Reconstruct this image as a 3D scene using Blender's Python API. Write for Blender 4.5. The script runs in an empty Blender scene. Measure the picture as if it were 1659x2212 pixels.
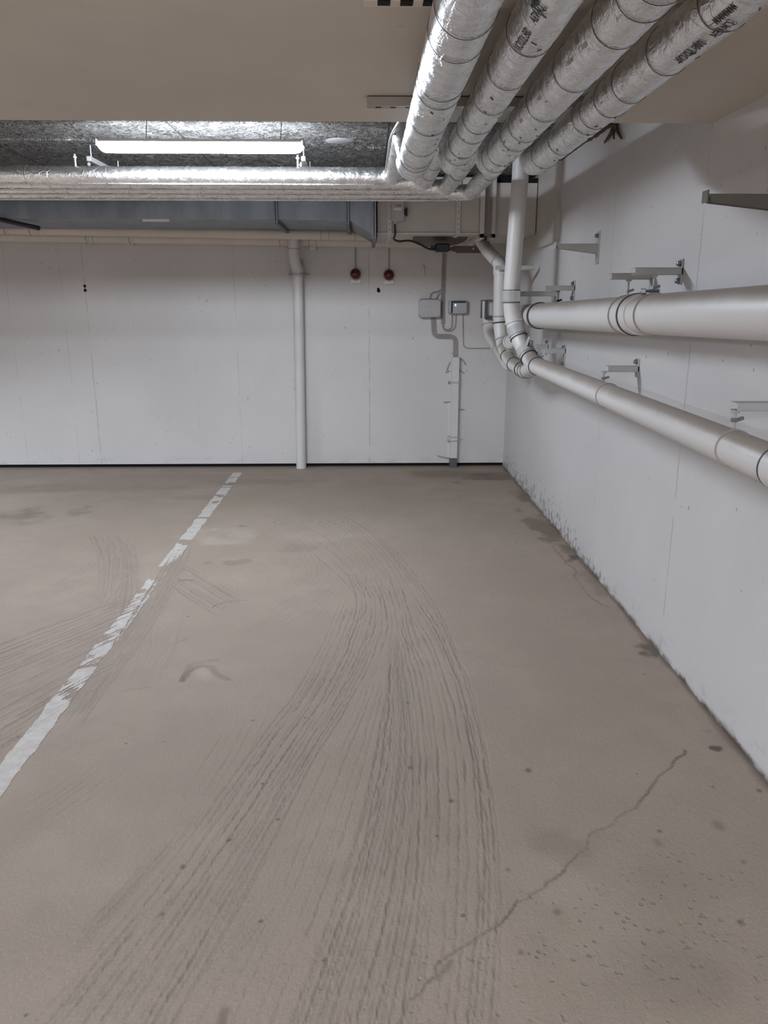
import bpy, math, random
import numpy as np
from mathutils import Vector, Matrix

random.seed(7)
rng = np.random.default_rng(11)
sc = bpy.context.scene
COL = sc.collection
PI = math.pi

# ------------------------------------------------------------------ camera
FPX, CXP, CYP, EYE = 1680.0, 829.5, 1106.0, 1.55
PITCH, YAW = math.radians(15.0269), math.radians(1.235)
FWD = Vector((math.sin(YAW) * math.cos(PITCH), math.cos(YAW) * math.cos(PITCH), -math.sin(PITCH)))
RGT = Vector((math.cos(YAW), -math.sin(YAW), 0))
UPV = RGT.cross(FWD)
EYEP = Vector((0, 0, EYE))
cam = bpy.data.objects.new('camera', bpy.data.cameras.new('camera'))
COL.objects.link(cam)
cam.matrix_world = Matrix(((RGT.x, UPV.x, -FWD.x, 0), (RGT.y, UPV.y, -FWD.y, 0), (RGT.z, UPV.z, -FWD.z, EYE), (0, 0, 0, 1)))
cam.data.sensor_fit = 'HORIZONTAL'
cam.data.sensor_width = 36
cam.data.lens = 36 * FPX / 1659
cam.data.clip_start = 0.05
sc.camera = cam


def at(x, y, X=None, Y=None, Z=None):
    """a point of the photograph carried to a wall, depth or height of the room"""
    d = FWD + RGT * ((x - CXP) / FPX) + UPV * ((CYP - y) / FPX)
    if X is not None:
        s = X / d.x
    elif Y is not None:
        s = Y / d.y
    else:
        s = (Z - EYE) / d.z
    return EYEP + d * s


# ------------------------------------------------------------------ world, lights, exposure
w = bpy.data.worlds.new('world')
sc.world = w
w.use_nodes = True
w.node_tree.nodes['Background'].inputs[0].default_value = (0.6, 0.65, 0.75, 1)
w.node_tree.nodes['Background'].inputs[1].default_value = 0.02
sc.view_settings.view_transform = 'Standard'
sc.view_settings.look = 'None'
sc.view_settings.gamma = 1
sc.view_settings.exposure = 0.28
sc.view_settings.use_curve_mapping = False
sc.cycles.use_denoising = True
sc.cycles.max_bounces = 7
sc.cycles.use_adaptive_sampling = True
sc.cycles.adaptive_threshold = 0.03
sc.cycles.sample_clamp_indirect = 6

LAMP_E = 200.0


def area(name, loc, sx, sy, power, col, rot=(0, 0, 0)):
    l = bpy.data.lights.new(name, 'AREA')
    l.shape = 'RECTANGLE'
    l.size, l.size_y, l.energy, l.color = sx, sy, power, col
    o = bpy.data.objects.new(name, l)
    o.location = loc
    o.rotation_euler = rot
    COL.objects.link(o)
    return o


COOL = (0.75, 0.855, 1.0)
area('garage_light', (-1.0, -2.9, 2.36), 1.3, 0.14, 430, COOL)
area('garage_light', (-4.8, -2.9, 2.36), 1.3, 0.14, 300, COOL)
area('garage_light', (-4.8, 4.8, 2.36), 1.3, 0.14, 130, COOL)


# ------------------------------------------------------------------ materials
class N:
    """small node builder"""
    def __init__(s, name):
        s.m = bpy.data.materials.new(name)
        s.m.use_nodes = True
        s.t = s.m.node_tree
        s.b = s.t.nodes['Principled BSDF']
        s.geo = None

    def nd(s, typ, **kw):
        n = s.t.nodes.new(typ)
        for k, v in kw.items():
            setattr(n, k, v)
        return n

    def ln(s, a, b):
        s.t.links.new(a, b)

    def put(s, sock, v):
        if isinstance(v, bpy.types.NodeSocket):
            s.ln(v, sock)
        elif isinstance(v, (tuple, list)) and len(v) == 3 and sock.type == 'RGBA':
            sock.default_value = (*v, 1)
        else:
            sock.default_value = v

    def pos(s):
        if s.geo is None:
            s.geo = s.nd('ShaderNodeNewGeometry')
        return s.geo.outputs['Position']

    def objc(s):
        return s.nd('ShaderNodeTexCoord').outputs['Object']

    def xyz(s, v):
        n = s.nd('ShaderNodeSeparateXYZ')
        s.ln(v, n.inputs[0])
        return n.outputs

    def scale(s, v, sx, sy, sz):
        n = s.nd('ShaderNodeMapping')
        n.inputs['Scale'].default_value = (sx, sy, sz)
        s.ln(v, n.inputs['Vector'])
        return n.outputs[0]

    def noise(s, v, sc_, det=3, rough=0.55, dist=0.0):
        n = s.nd('ShaderNodeTexNoise')
        s.ln(v, n.inputs['Vector'])
        n.inputs['Scale'].default_value = sc_
        n.inputs['Detail'].default_value = det
        n.inputs['Roughness'].default_value = rough
        n.inputs['Distortion'].default_value = dist
        return n.outputs[0]

    def vor(s, v, sc_, feat='F1', rnd=1.0):
        n = s.nd('ShaderNodeTexVoronoi', feature=feat)
        s.ln(v, n.inputs['Vector'])
        n.inputs['Scale'].default_value = sc_
        n.inputs['Randomness'].default_value = rnd
        return n.outputs['Distance']

    def m_(s, op, a, b=None, c=None):
        n = s.nd('ShaderNodeMath', operation=op)
        for i, v in enumerate((a, b, c)):
            if v is not None:
                s.put(n.inputs[i], v)
        return n.outputs[0]

    def ramp(s, v, a, b, lo=0.0, hi=1.0):
        n = s.nd('ShaderNodeMapRange', interpolation_type='SMOOTHSTEP')
        s.put(n.inputs[0], v)
        for i, q in zip((1, 2, 3, 4), (a, b, lo, hi)):
            n.inputs[i].default_value = q
        return n.outputs[0]

    def mix(s, f, a, b, mode='MIX'):
        n = s.nd('ShaderNodeMix', data_type='RGBA', blend_type=mode)
        s.put(n.inputs[0], f)
        s.put(n.inputs[6], a)
        s.put(n.inputs[7], b)
        return n.outputs[2]

    def bump(s, h, strength=0.3, dist=0.01, prev=None):
        n = s.nd('ShaderNodeBump')
        s.put(n.inputs['Height'], h)
        n.inputs['Strength'].default_value = strength
        n.inputs['Distance'].default_value = dist
        if prev is not None:
            s.ln(prev, n.inputs['Normal'])
        return n.outputs[0]

    def attr(s, name):
        n = s.nd('ShaderNodeAttribute', attribute_name=name)
        return n.outputs['Fac']

    def out(s, col=None, rough=None, metal=None, normal=None, **kw):
        for k, v in (('Base Color', col), ('Roughness', rough), ('Metallic', metal), ('Normal', normal)):
            if v is not None:
                s.put(s.b.inputs[k], v)
        for k, v in kw.items():
            s.put(s.b.inputs[k.replace('_', ' ')], v)
        return s.m


def plain(name, col, rough=0.5, metal=0.0, nscale=30, namt=0.12, bump=0.0):
    n = N(name)
    f = n.noise(n.pos(), nscale, 3)
    dark = tuple(c * (1 - 2 * namt) for c in col)
    c = n.mix(n.ramp(f, 0.3, 0.7), dark, col)
    nm = n.bump(f, bump, 0.004) if bump else None
    return n.out(c, rough, metal, nm)


def painted_wall(name, base, seams=(), axis='x', peel=False):
    n = N(name)
    p = n.pos()
    x, y, z = n.xyz(p)
    u = x if axis == 'x' else y
    big = n.ramp(n.noise(p, 1.3, 4), 0.3, 0.7)
    c = n.mix(big, tuple(q * 0.93 for q in base), base)
    # thin cast joints
    h = n.noise(p, 90, 4, 0.7)
    seam = None
    wob = n.m_('MULTIPLY', n.noise(p, 9, 3), 0.02)
    for s0, amt in seams:
        d = n.m_('ABSOLUTE', n.m_('SUBTRACT', n.m_('ADD', u, wob), s0 + 0.01))
        q = n.m_('MULTIPLY', n.ramp(d, 0.002, 0.009, 1, 0), amt)
        seam = q if seam is None else n.m_('MAXIMUM', seam, q)
    if seam is not None:
        brk = n.ramp(n.noise(n.scale(p, 1, 1, 1.0), 7, 3), 0.38, 0.58)
        seam = n.m_('MULTIPLY', seam, brk)
        c = n.mix(n.m_('MULTIPLY', seam, 0.5), c, (0.25, 0.22, 0.19))
    # air holes of the cast concrete
    v = n.vor(p, 13)
    gate = n.ramp(n.noise(p, 2.3, 3), 0.45, 0.58)
    pit = n.m_('MULTIPLY', n.ramp(v, 0.055, 0.10, 1, 0), gate)
    v2 = n.vor(n.scale(p, 1.0, 1.0, 0.7), 5.1)
    pit2 = n.ramp(v2, 0.025, 0.05, 1, 0)
    pit = n.m_('MAXIMUM', pit, pit2)
    c = n.mix(n.m_('MULTIPLY', pit, 0.55), c, (0.2, 0.17, 0.14))
    hh = n.m_('SUBTRACT', n.m_('MULTIPLY', h, 0.25), pit)
    # scuffs low down
    lowz = n.ramp(z, 0.0, 0.16, 1, 0)
    sc_ = n.m_('MULTIPLY', lowz, n.ramp(n.noise(n.scale(p, 1, 1, 2.5), 6, 4, 0.7), 0.5, 0.68))
    c = n.mix(n.m_('MULTIPLY', sc_, 0.35), c, (0.2, 0.2, 0.21))
    if peel:
        far = n.ramp(y, 3.6, 5.4)
        reach = n.m_('ADD', 0.03, n.m_('MULTIPLY', far, 0.22))
        f = n.m_('SUBTRACT', n.noise(n.scale(p, 1, 1, 0.8), 22, 4, 0.7), n.m_('MULTIPLY', n.m_('DIVIDE', z, reach), 0.17))
        pm = n.ramp(f, 0.485, 0.51)
        c = n.mix(n.m_('MULTIPLY', pm, 0.8), c, (0.24, 0.21, 0.17))
        hh = n.m_('SUBTRACT', hh, n.m_('MULTIPLY', pm, 0.8))
        grime = n.m_('MULTIPLY', n.ramp(z, 0.0, 0.03, 1, 0), n.ramp(n.noise(p, 5, 4), 0.35, 0.6))
        c = n.mix(grime, c, (0.09, 0.07, 0.05))
    return n.out(c, 0.55, 0, n.bump(hh, 0.35, 0.004))


M = {}
M['wall_back'] = painted_wall('wall_back_paint', (0.58, 0.545, 0.515), [(-2.59, .8), (-2.80, .35), (-1.62, .4), (-1.22, .5), (0.022, .9), (-3.3, .4)], 'x')
M['wall_right'] = painted_wall('wall_right_paint', (0.58, 0.55, 0.53), [(3.25, 1.0), (4.42, .5), (5.0, .3), (1.9, .6), (6.6, .4)], 'y', peel=True)
M['slab'] = plain('slab_paint', (0.54, 0.485, 0.415), 0.7, 0, 3, 0.03, 0.05)
M['soffit'] = plain('recess_face_paint', (0.48, 0.44, 0.40), 0.7, 0, 3, 0.04, 0.05)
M['shaded_arm'] = plain('shaded_arm_paint', (0.17, 0.16, 0.145), 0.5, 0, 12, 0.05)  # bracket colour darkened: the shade of the arm's underside is painted in
M['rawwall'] = plain('bare_concrete', (0.30, 0.265, 0.235), 0.8, 0, 3, 0.08)
M['white'] = plain('white_paint', (0.60, 0.57, 0.54), 0.45, 0, 5, 0.03)
M['duct_white'] = plain('duct_white_paint', (0.54, 0.50, 0.45), 0.5, 0, 4, 0.05, 0.05)
M['bracket'] = plain('bracket_paint', (0.43, 0.42, 0.40), 0.45, 0, 12, 0.04)
M['beige'] = plain('beige_pipe', (0.60, 0.53, 0.46), 0.5, 0, 4, 0.04)
M['grey_box'] = plain('grey_box', (0.42, 0.40, 0.395), 0.5, 0, 12, 0.03)
M['conduit'] = plain('conduit_paint', (0.36, 0.31, 0.285), 0.55, 0, 12, 0.05)
M['black'] = plain('black_plastic', (0.015, 0.014, 0.014), 0.45, 0, 12, 0.03)
M['void'] = plain('dark_hole', (0.006, 0.005, 0.005), 0.95, 0, 12, 0.03)
M['navy'] = plain('navy_stripe', (0.012, 0.016, 0.035), 0.4, 0, 12, 0.03)
M['steel'] = plain('zinc_steel', (0.55, 0.56, 0.58), 0.38, 0.8, 40, 0.08)
M['bolt'] = plain('bolt_steel', (0.25, 0.25, 0.26), 0.4, 0.8, 40, 0.08)
M['wire'] = plain('tie_wire', (0.07, 0.065, 0.06), 0.5, 0.4, 40, 0.08)
M['rubber'] = plain('rubber_band', (0.06, 0.055, 0.05), 0.7, 0, 40, 0.08)
M['ink'] = plain('printed_ink', (0.03, 0.028, 0.028), 0.6, 0, 60, 0.1)
M['brown'] = plain('brown_disc', (0.13, 0.095, 0.075), 0.55, 0.3, 9, 0.15)
M['foam'] = plain('brown_foam', (0.09, 0.055, 0.035), 0.85, 0, 30, 0.2, 0.3)
M['foot'] = plain('foot_grey', (0.10, 0.105, 0.115), 0.5, 0.2, 30, 0.1)
M['orange'] = plain('orange_label', (0.45, 0.22, 0.03), 0.5, 0, 30, 0.05)
M['paper'] = plain('white_label', (0.72, 0.70, 0.67), 0.5, 0, 60, 0.03)

# white plastic drain pipes with dust lying along their tops
n = N('pvc_pipe')
p = n.pos()
nz = n.xyz(n.geo.outputs['Normal'])[2]
dust = n.ramp(n.m_('ADD', nz, n.m_('MULTIPLY', n.m_('SUBTRACT', n.noise(p, 3.2, 5, 0.6), 0.5), 0.5)), 0.15, 0.85)
c = n.mix(n.m_('MULTIPLY', dust, 0.85), (0.62, 0.59, 0.56), (0.27, 0.215, 0.17))
M['pvc'] = n.out(c, 0.42)

# aluminium foil jacket
n = N('foil_jacket')
p = n.pos()
a = n.noise(p, 22, 5, 0.62, 0.6)
b = n.noise(n.scale(p, 60, 14, 60), 1.0, 3, 0.6, 1.2)
cr = n.ramp(n.vor(p, 17, 'DISTANCE_TO_EDGE'), 0.0, 0.05, 1, 0)
cr = n.m_('MULTIPLY', cr, n.ramp(n.noise(p, 9, 2), 0.5, 0.62))
h = n.m_('ADD', n.m_('ADD', a, n.m_('MULTIPLY', b, 0.35)), n.m_('MULTIPLY', cr, 0.25))
c = n.mix(n.ramp(n.noise(p, 5, 3), 0.35, 0.65), (0.84, 0.825, 0.81), (0.92, 0.91, 0.90))
c = n.mix(n.m_('MULTIPLY', n.ramp(n.noise(p, 55, 4, .8), 0.64, 0.78), 0.15), c, (0.35, 0.33, 0.31))
M['foil'] = n.out(c, n.ramp(a, 0.3, 0.7, 0.20, 0.34), 0.97, n.bump(h, 0.6, 0.012))
M['foil_tape'] = plain('foil_tape', (0.72, 0.71, 0.70), 0.28, 0.9, 30, 0.06, 0.5)

# galvanised sheet
n = N('galvanised_sheet')
p = n.pos()
v = n.nd('ShaderNodeTexVoronoi')
n.ln(p, v.inputs['Vector'])
v.inputs['Scale'].default_value = 22
g = n.noise(n.scale(p, 5, 5, 1.2), 1.6, 3)
c = n.mix(n.ramp(g, 0.35, 0.65), (0.22, 0.245, 0.27), (0.29, 0.315, 0.345))
c = n.mix(n.ramp(v.outputs['Distance'], 0.1, 0.7, 0.0, 0.25), c, (0.25, 0.28, 0.32))
M['galv'] = n.out(c, 0.42, 0.75, n.bump(n.noise(p, 3, 2), 0.15, 0.01))
M['galv_dark'] = plain('flange_steel', (0.13, 0.15, 0.175), 0.4, 0.7, 30, 0.08)

# wood wool ceiling boards
n = N('wood_wool_board')
p = n.pos()
x, y, z = n.xyz(p)
w1 = n.noise(n.scale(p, 1, 0.9, 1), 5.2, 3, 0.62, 3.2)
w2 = n.noise(n.scale(p, 1.6, .7, 1), 7, 3, 0.6, 3.4)
rid = n.m_('SUBTRACT', 1.0, n.m_('MULTIPLY', n.m_('ABSOLUTE', n.m_('SUBTRACT', w1, 0.5)), 17.0))
rid2 = n.m_('SUBTRACT', 1.0, n.m_('MULTIPLY', n.m_('ABSOLUTE', n.m_('SUBTRACT', w2, 0.5)), 17.0))
h = n.m_('MAXIMUM', n.m_('MAXIMUM', rid, rid2), 0.0)
c = n.mix(n.ramp(h, 0.0, 0.8), (0.07, 0.06, 0.05), (0.50, 0.47, 0.43))
for ax, per, off in ((x, 1.2, 0.47), (y, 0.6, 0.05)):
    fr = n.m_('FRACT', n.m_('DIVIDE', n.m_('ADD', ax, 20 * per + off), per))
    dd = n.ramp(n.m_('ABSOLUTE', n.m_('SUBTRACT', fr, 0.5)), 0.0, 0.009 if ax == x else 0.012, 1, 0)
    c = n.mix(n.m_('MULTIPLY', dd, 0.85), c, (0.03, 0.025, 0.02))
M['woodwool'] = n.out(c, 0.9, 0, n.bump(h, 1.0, 0.03))

# lamp diffuser
n = N('lamp_diffuser')
n.out((0.9, 0.92, 1.0), 0.4, Emission_Color=(0.76, 0.86, 1.0), Emission_Strength=LAMP_E)
M['glow'] = n.m
n = N('green_indicator')
n.out((0.1, 0.8, 0.4), 0.3, Emission_Color=(0.25, 1.0, 0.6), Emission_Strength=3.0)
M['led'] = n.m
n = N('red_dome')
n.out((0.095, 0.008, 0.011), 0.10, IOR=1.5)
M['red'] = n.m
n = N('steel_angle')
n.out(n.mix(n.ramp(n.noise(n.pos(), 30), .3, .7), (0.035, 0.035, 0.035), (0.06, 0.058, 0.055)), 0.5, 0.5)
M['dark_bar'] = n.m

# floor
n = N('floor_concrete')
p = n.pos()
gr, st, pk, wt = n.attr('groove'), n.attr('stain'), n.attr('pits'), n.attr('pale')
big = n.noise(p, 0.9, 5, 0.6)
med = n.noise(p, 5, 5, 0.65)
fine = n.noise(p, 130, 3, 0.7)
c = n.mix(n.ramp(big, 0.35, 0.65), (0.278, 0.213, 0.165), (0.318, 0.248, 0.195))
c = n.mix(n.ramp(med, 0.3, 0.75), c, (0.270, 0.209, 0.164))
c = n.mix(n.m_('MULTIPLY', n.ramp(fine, 0.5, 0.75), 0.28), c, (0.20, 0.17, 0.145))
c = n.mix(n.m_('MULTIPLY', n.ramp(fine, 0.5, 0.28), 0.22), c, (0.50, 0.43, 0.36))
c = n.mix(n.m_('MULTIPLY', wt, 0.35), c, (0.56, 0.47, 0.39))
c = n.mix(n.m_('MULTIPLY', gr, 0.50), c, (0.13, 0.10, 0.078))
c = n.mix(n.m_('MULTIPLY', st, 0.9), c, (0.065, 0.038, 0.023))
px_, py_, pz_ = n.xyz(p)
yel = n.m_('MULTIPLY', n.ramp(py_, 4.6, 6.3), n.ramp(n.noise(p, 1.6, 4), 0.42, 0.62))
c = n.mix(n.m_('MAXIMUM', n.m_('MULTIPLY', yel, 0.5), n.m_('MULTIPLY', pk, 0.4)), c, (0.245, 0.195, 0.14))
# small holes and exposed aggregate where the skin of the concrete has gone
vp = n.vor(p, 42)
agg = n.m_('MULTIPLY', n.m_('MULTIPLY', n.ramp(vp, 0.20, 0.34, 1, 0), n.ramp(n.noise(p, 17, 2), 0.46, 0.58)), pk)
c = n.mix(n.m_('MULTIPLY', agg, 0.45), c, (0.15, 0.125, 0.10))
vq = n.vor(n.scale(p, 1, 1, 1), 5.5)
dot = n.ramp(vq, 0.022, 0.05, 1, 0)
c = n.mix(n.m_('MULTIPLY', dot, 0.7), c, (0.08, 0.06, 0.05))
h = n.m_('SUBTRACT', n.m_('ADD', n.m_('MULTIPLY', fine, 0.35), n.m_('MULTIPLY', n.noise(n.scale(p, 1, 0.6, 1), 55, 3, 0.6), 0.6)), n.m_('ADD', n.m_('MULTIPLY', gr, 1.1), n.m_('MULTIPLY', agg, 0.7)))
M['floor'] = n.out(c, 0.80, 0, n.bump(h, 0.55, 0.006))

# line paint
n = N('line_paint')
p = n.pos()
c = n.mix(n.ramp(n.noise(p, 18, 4, 0.7), 0.35, 0.7), (0.42, 0.375, 0.335), (0.53, 0.485, 0.44))
c = n.mix(n.m_('MULTIPLY', n.attr('groove'), 0.5), c, (0.3, 0.26, 0.23))
M['line'] = n.out(c, 0.6, 0, n.bump(n.noise(p, 70, 3), 0.3, 0.004))


# ------------------------------------------------------------------ geometry helpers
class MB:
    def __init__(s):
        s.v, s.f, s.mi, s.cur = [], [], [], 0

    def mat(s, i):
        s.cur = i
        return s

    def add(s, vs, fs):
        o = len(s.v)
        s.v += [tuple(q) for q in vs]
        for f in fs:
            s.f.append([o + i for i in f])
            s.mi.append(s.cur)
        return s

    def box(s, x0, x1, y0, y1, z0, z1, bev=0.0):
        return s.obox(Vector(((x0 + x1) / 2, (y0 + y1) / 2, (z0 + z1) / 2)), (1, 0, 0), (0, 1, 0), (0, 0, 1), abs(x1 - x0) / 2, abs(y1 - y0) / 2, abs(z1 - z0) / 2, bev)

    def obox(s, c, ax, ay, az, hx, hy, hz, bev=0.0):
        ax, ay, az, c = Vector(ax), Vector(ay), Vector(az), Vector(c)
        if bev <= 0:
            P = [c + ax * (i * hx) + ay * (j * hy) + az * (k * hz) for i in (-1, 1) for j in (-1, 1) for k in (-1, 1)]
            return s.add(P, [(0, 1, 3, 2), (4, 6, 7, 5), (0, 4, 5, 1), (2, 3, 7, 6), (0, 2, 6, 4), (1, 5, 7, 3)])
        b = min(bev, hx * .9, hy * .9, hz * .9)
        P, idx = [], {}
        for i in (-1, 1):
            for j in (-1, 1):
                for k in (-1, 1):
                    for t, (a, bb, cc) in enumerate(((hx, hy - b, hz - b), (hx - b, hy, hz - b), (hx - b, hy - b, hz))):
                        idx[(i, j, k, t)] = len(P)
                        P.append(c + ax * (i * a) + ay * (j * bb) + az * (k * cc))
        F = []
        for sg in (-1, 1):
            q = [idx[(sg, j, k, 0)] for j, k in ((-1, -1), (1, -1), (1, 1), (-1, 1))]
            F.append(q if sg > 0 else q[::-1])
            q = [idx[(i, sg, k, 1)] for i, k in ((-1, -1), (-1, 1), (1, 1), (1, -1))]
            F.append(q if sg > 0 else q[::-1])
            q = [idx[(i, j, sg, 2)] for i, j in ((-1, -1), (1, -1), (1, 1), (-1, 1))]
            F.append(q if sg > 0 else q[::-1])
        for a_ in (-1, 1):
            for b_ in (-1, 1):
                F.append([idx[(a_, b_, -1, 0)], idx[(a_, b_, 1, 0)], idx[(a_, b_, 1, 1)], idx[(a_, b_, -1, 1)]])
                F.append([idx[(a_, -1, b_, 0)], idx[(a_, 1, b_, 0)], idx[(a_, 1, b_, 2)], idx[(a_, -1, b_, 2)]])
                F.append([idx[(-1, a_, b_, 1)], idx[(1, a_, b_, 1)], idx[(1, a_, b_, 2)], idx[(-1, a_, b_, 2)]])
                for k in (-1, 1):
                    F.append([idx[(a_, b_, k, 0)], idx[(a_, b_, k, 1)], idx[(a_, b_, k, 2)]])
        return s.add(P, F)

    def prism(s, pts, d):
        """polygon pts extruded by vector d"""
        pts = [Vector(p) for p in pts]
        d = Vector(d)
        k = len(pts)
        return s.add(pts + [p + d for p in pts], [list(range(k))[::-1], [k + i for i in range(k)]] + [[i, (i + 1) % k, k + (i + 1) % k, k + i] for i in range(k)])

    def tube(s, path, r, seg=20, caps=True, wob=None):
        P = [Vector(p) for p in path]
        k = len(P)
        T = []
        for i in range(k):
            t = (P[min(i + 1, k - 1)] - P[max(i - 1, 0)])
            T.append(t.normalized())
        up = Vector((0, 0, 1)) if abs(T[0].z) < 0.9 else Vector((1, 0, 0))
        nrm = (up - T[0] * up.dot(T[0])).normalized()
        vs = []
        for i in range(k):
            if i:
                nrm = (nrm - T[i] * nrm.dot(T[i])).normalized()
            bi = T[i].cross(nrm)
            rr = r[i] if isinstance(r, (list, tuple)) else r
            for j in range(seg):
                a = 2 * PI * j / seg
                q = rr * (1 + (wob(i, j) if wob else 0))
                vs.append(P[i] + nrm * (math.cos(a) * q) + bi * (math.sin(a) * q))
        fs = [[i * seg + j, i * seg + (j + 1) % seg, (i + 1) * seg + (j + 1) % seg, (i + 1) * seg + j] for i in range(k - 1) for j in range(seg)]
        if caps:
            fs.append([j for j in range(seg)][::-1])
            fs.append([(k - 1) * seg + j for j in range(seg)])
        return s.add(vs, fs)

    def cyl(s, a, b, r, r2=None, seg=20):
        return s.tube([a, b], [r, r if r2 is None else r2], seg)

    def band(s, c, axis, r, width, th=0.003, seg=32, a0=0, a1=2 * PI):
        """a hoop round an axis"""
        c, ax = Vector(c), Vector(axis).normalized()
        up = Vector((0, 0, 1)) if abs(ax.z) < 0.9 else Vector((1, 0, 0))
        e1 = (up - ax * up.dot(ax)).normalized()
        e2 = ax.cross(e1)
        vs = []
        for j in range(seg):
            a = a0 + (a1 - a0) * j / seg
            d = e1 * math.cos(a) + e2 * math.sin(a)
            for rr, tt in ((r, -1), (r + th, -1), (r + th, 1), (r, 1)):
                vs.append(c + d * rr + ax * (tt * width / 2))
        fs = [[j * 4 + q, j * 4 + (q + 1) % 4, ((j + 1) % seg) * 4 + (q + 1) % 4, ((j + 1) % seg) * 4 + q] for j in range(seg) for q in range(4)]
        return s.add(vs, fs)

    def lathe(s, c, axis, prof, seg=32):
        """profile of (radius, height) round an axis"""
        c, ax = Vector(c), Vector(axis).normalized()
        up = Vector((0, 0, 1)) if abs(ax.z) < 0.9 else Vector((1, 0, 0))
        e1 = (up - ax * up.dot(ax)).normalized()
        e2 = ax.cross(e1)
        vs, k = [], len(prof)
        for rr, hh in prof:
            for j in range(seg):
                a = 2 * PI * j / seg
                vs.append(c + (e1 * math.cos(a) + e2 * math.sin(a)) * rr + ax * hh)
        fs = [[i * seg + j, i * seg + (j + 1) % seg, (i + 1) * seg + (j + 1) % seg, (i + 1) * seg + j] for i in range(k - 1) for j in range(seg)]
        fs.append(list(range(seg))[::-1])
        fs.append([(k - 1) * seg + j for j in range(seg)])
        return s.add(vs, fs)

    def build(s, name, mats, parent=None, smooth=True, flip=False):
        me = bpy.data.meshes.new(name)
        me.from_pydata(s.v, [], s.f)
        if not isinstance(mats, (list, tuple)):
            mats = [mats]
        for m in mats:
            me.materials.append(M[m])
        me.polygons.foreach_set('material_index', s.mi)
        me.validate()
        import bmesh
        bm = bmesh.new()
        bm.from_mesh(me)
        bmesh.ops.recalc_face_normals(bm, faces=bm.faces)
        bm.to_mesh(me)
        bm.free()
        if smooth:
            me.shade_smooth()
            me.set_sharp_from_angle(angle=math.radians(38))
        o = bpy.data.objects.new(name, me)
        COL.objects.link(o)
        if parent is not None:
            o.parent = parent
            o.matrix_parent_inverse = parent.matrix_world.inverted()
        return o


def tag(o, label=None, cat=None, group=None, kind=None):
    for k, v in (('label', label), ('category', cat), ('group', group), ('kind', kind)):
        if v:
            o[k] = v
    return o


def thing(name, loc, label, cat, group=None):
    o = bpy.data.objects.new(name, None)
    COL.objects.link(o)
    o.location = loc
    o.matrix_world = Matrix.Translation(Vector(loc))
    o.empty_display_size = 0.05
    return tag(o, label, cat, group)


def rounded(pts, r, n=6, step=None):
    """corner-rounded path"""
    pts = [Vector(p) for p in pts]
    out = [pts[0]]
    for i in range(1, len(pts) - 1):
        a, b, c = pts[i - 1], pts[i], pts[i + 1]
        u, v = (a - b), (c - b)
        q = min(r if not isinstance(r, (list, tuple)) else r[i - 1], u.length * .49, v.length * .49)
        p0, p1 = b + u.normalized() * q, b + v.normalized() * q
        for k in range(n + 1):
            t = k / n
            out.append(p0 * (1 - t) ** 2 + b * (2 * t * (1 - t)) + p1 * t * t)
    out.append(pts[-1])
    if step:
        o2 = [out[0]]
        for a, b in zip(out, out[1:]):
            m = max(1, int((b - a).length / step))
            for k in range(1, m + 1):
                o2.append(a.lerp(b, k / m))
        out = o2
    return out


def struct(o):
    o['kind'] = 'structure'
    return o


# ------------------------------------------------------------------ room
XR, YB = 1.335, 7.5
ZL, YE, ZC = 2.22, 3.26, 2.49
XL, YF = -7.0, -4.6

struct(MB().box(XL, XR + .25, YB, YB + .25, .034, ZC + .1).build('wall_back', 'wall_back', smooth=False))
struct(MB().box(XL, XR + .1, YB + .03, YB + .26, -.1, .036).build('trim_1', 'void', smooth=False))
struct(MB().box(XR, XR + .25, YF, YB + .1, -.1, ZC + .1).build('wall_right', 'wall_right', smooth=False))
struct(MB().box(XL - .2, XL, YF, YB + .2, -.1, ZC + .1).build('wall_left', 'rawwall', smooth=False))
struct(MB().box(XL - .2, XR + .2, YF - .2, YF, -.1, ZC + .1).build('wall_front', 'rawwall', smooth=False))
# wood-wool clad ceiling over the whole garage, with the painted slab band dropped below it
struct(MB().box(XL, XR, YF, YB, ZC, ZC + .12).build('ceiling', 'woodwool', smooth=False))
mb = MB().box(XL, XR, -1.6, YE, ZL, ZC)
for (px, py, sx) in ((862, 57, .03), (806, 58, .012), (748, 14, .006), (622, 111, .006), (759, 162, .006), (714, 182, .008), (880, 75, .014)):
    q = at(px, py, Z=ZL)
    mb.mat(1).lathe(q + Vector((0, 0, .001)), (0, 0, -1), [(sx * .5, 0), (sx * .3, .002)], 10)
struct(mb.build('ceiling_slab', ['slab', 'soffit'], smooth=False)).name = 'ceiling_2'
# rough concrete thickening high on the right wall near the corner
b0 = at(1208, 521, X=XR)
mb = MB()
prof = [(b0.y - .02, b0.z + .02), (b0.y + .02, b0.z), (b0.y + .5, b0.z - .01), (b0.y + .95, b0.z + .03), (YB, b0.z + .06), (YB, ZC), (b0.y + .06, ZC), (b0.y + .05, 2.3), (b0.y, 2.15)]
mb.prism([(XR - .03, a, b) for a, b in prof], (.05, 0, 0))
struct(mb.build('trim_2', 'duct_white', smooth=False))

# openings in the back wall: small dark cast-in slots
mb = MB()
for px, py, wv, hv in ((183, 618, .013, .034), (184, 627, .014, .03), (817, 624, .011, .05), (818, 628, .016, .03)):
    q = at(px, py, Y=YB)
    mb.lathe(q + Vector((0, .004, 0)), (0, -1, 0), [(wv * 1.15, 0), (wv, .006)], 14)
o = mb.build('trim_3', 'void', smooth=False)
struct(o)


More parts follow.
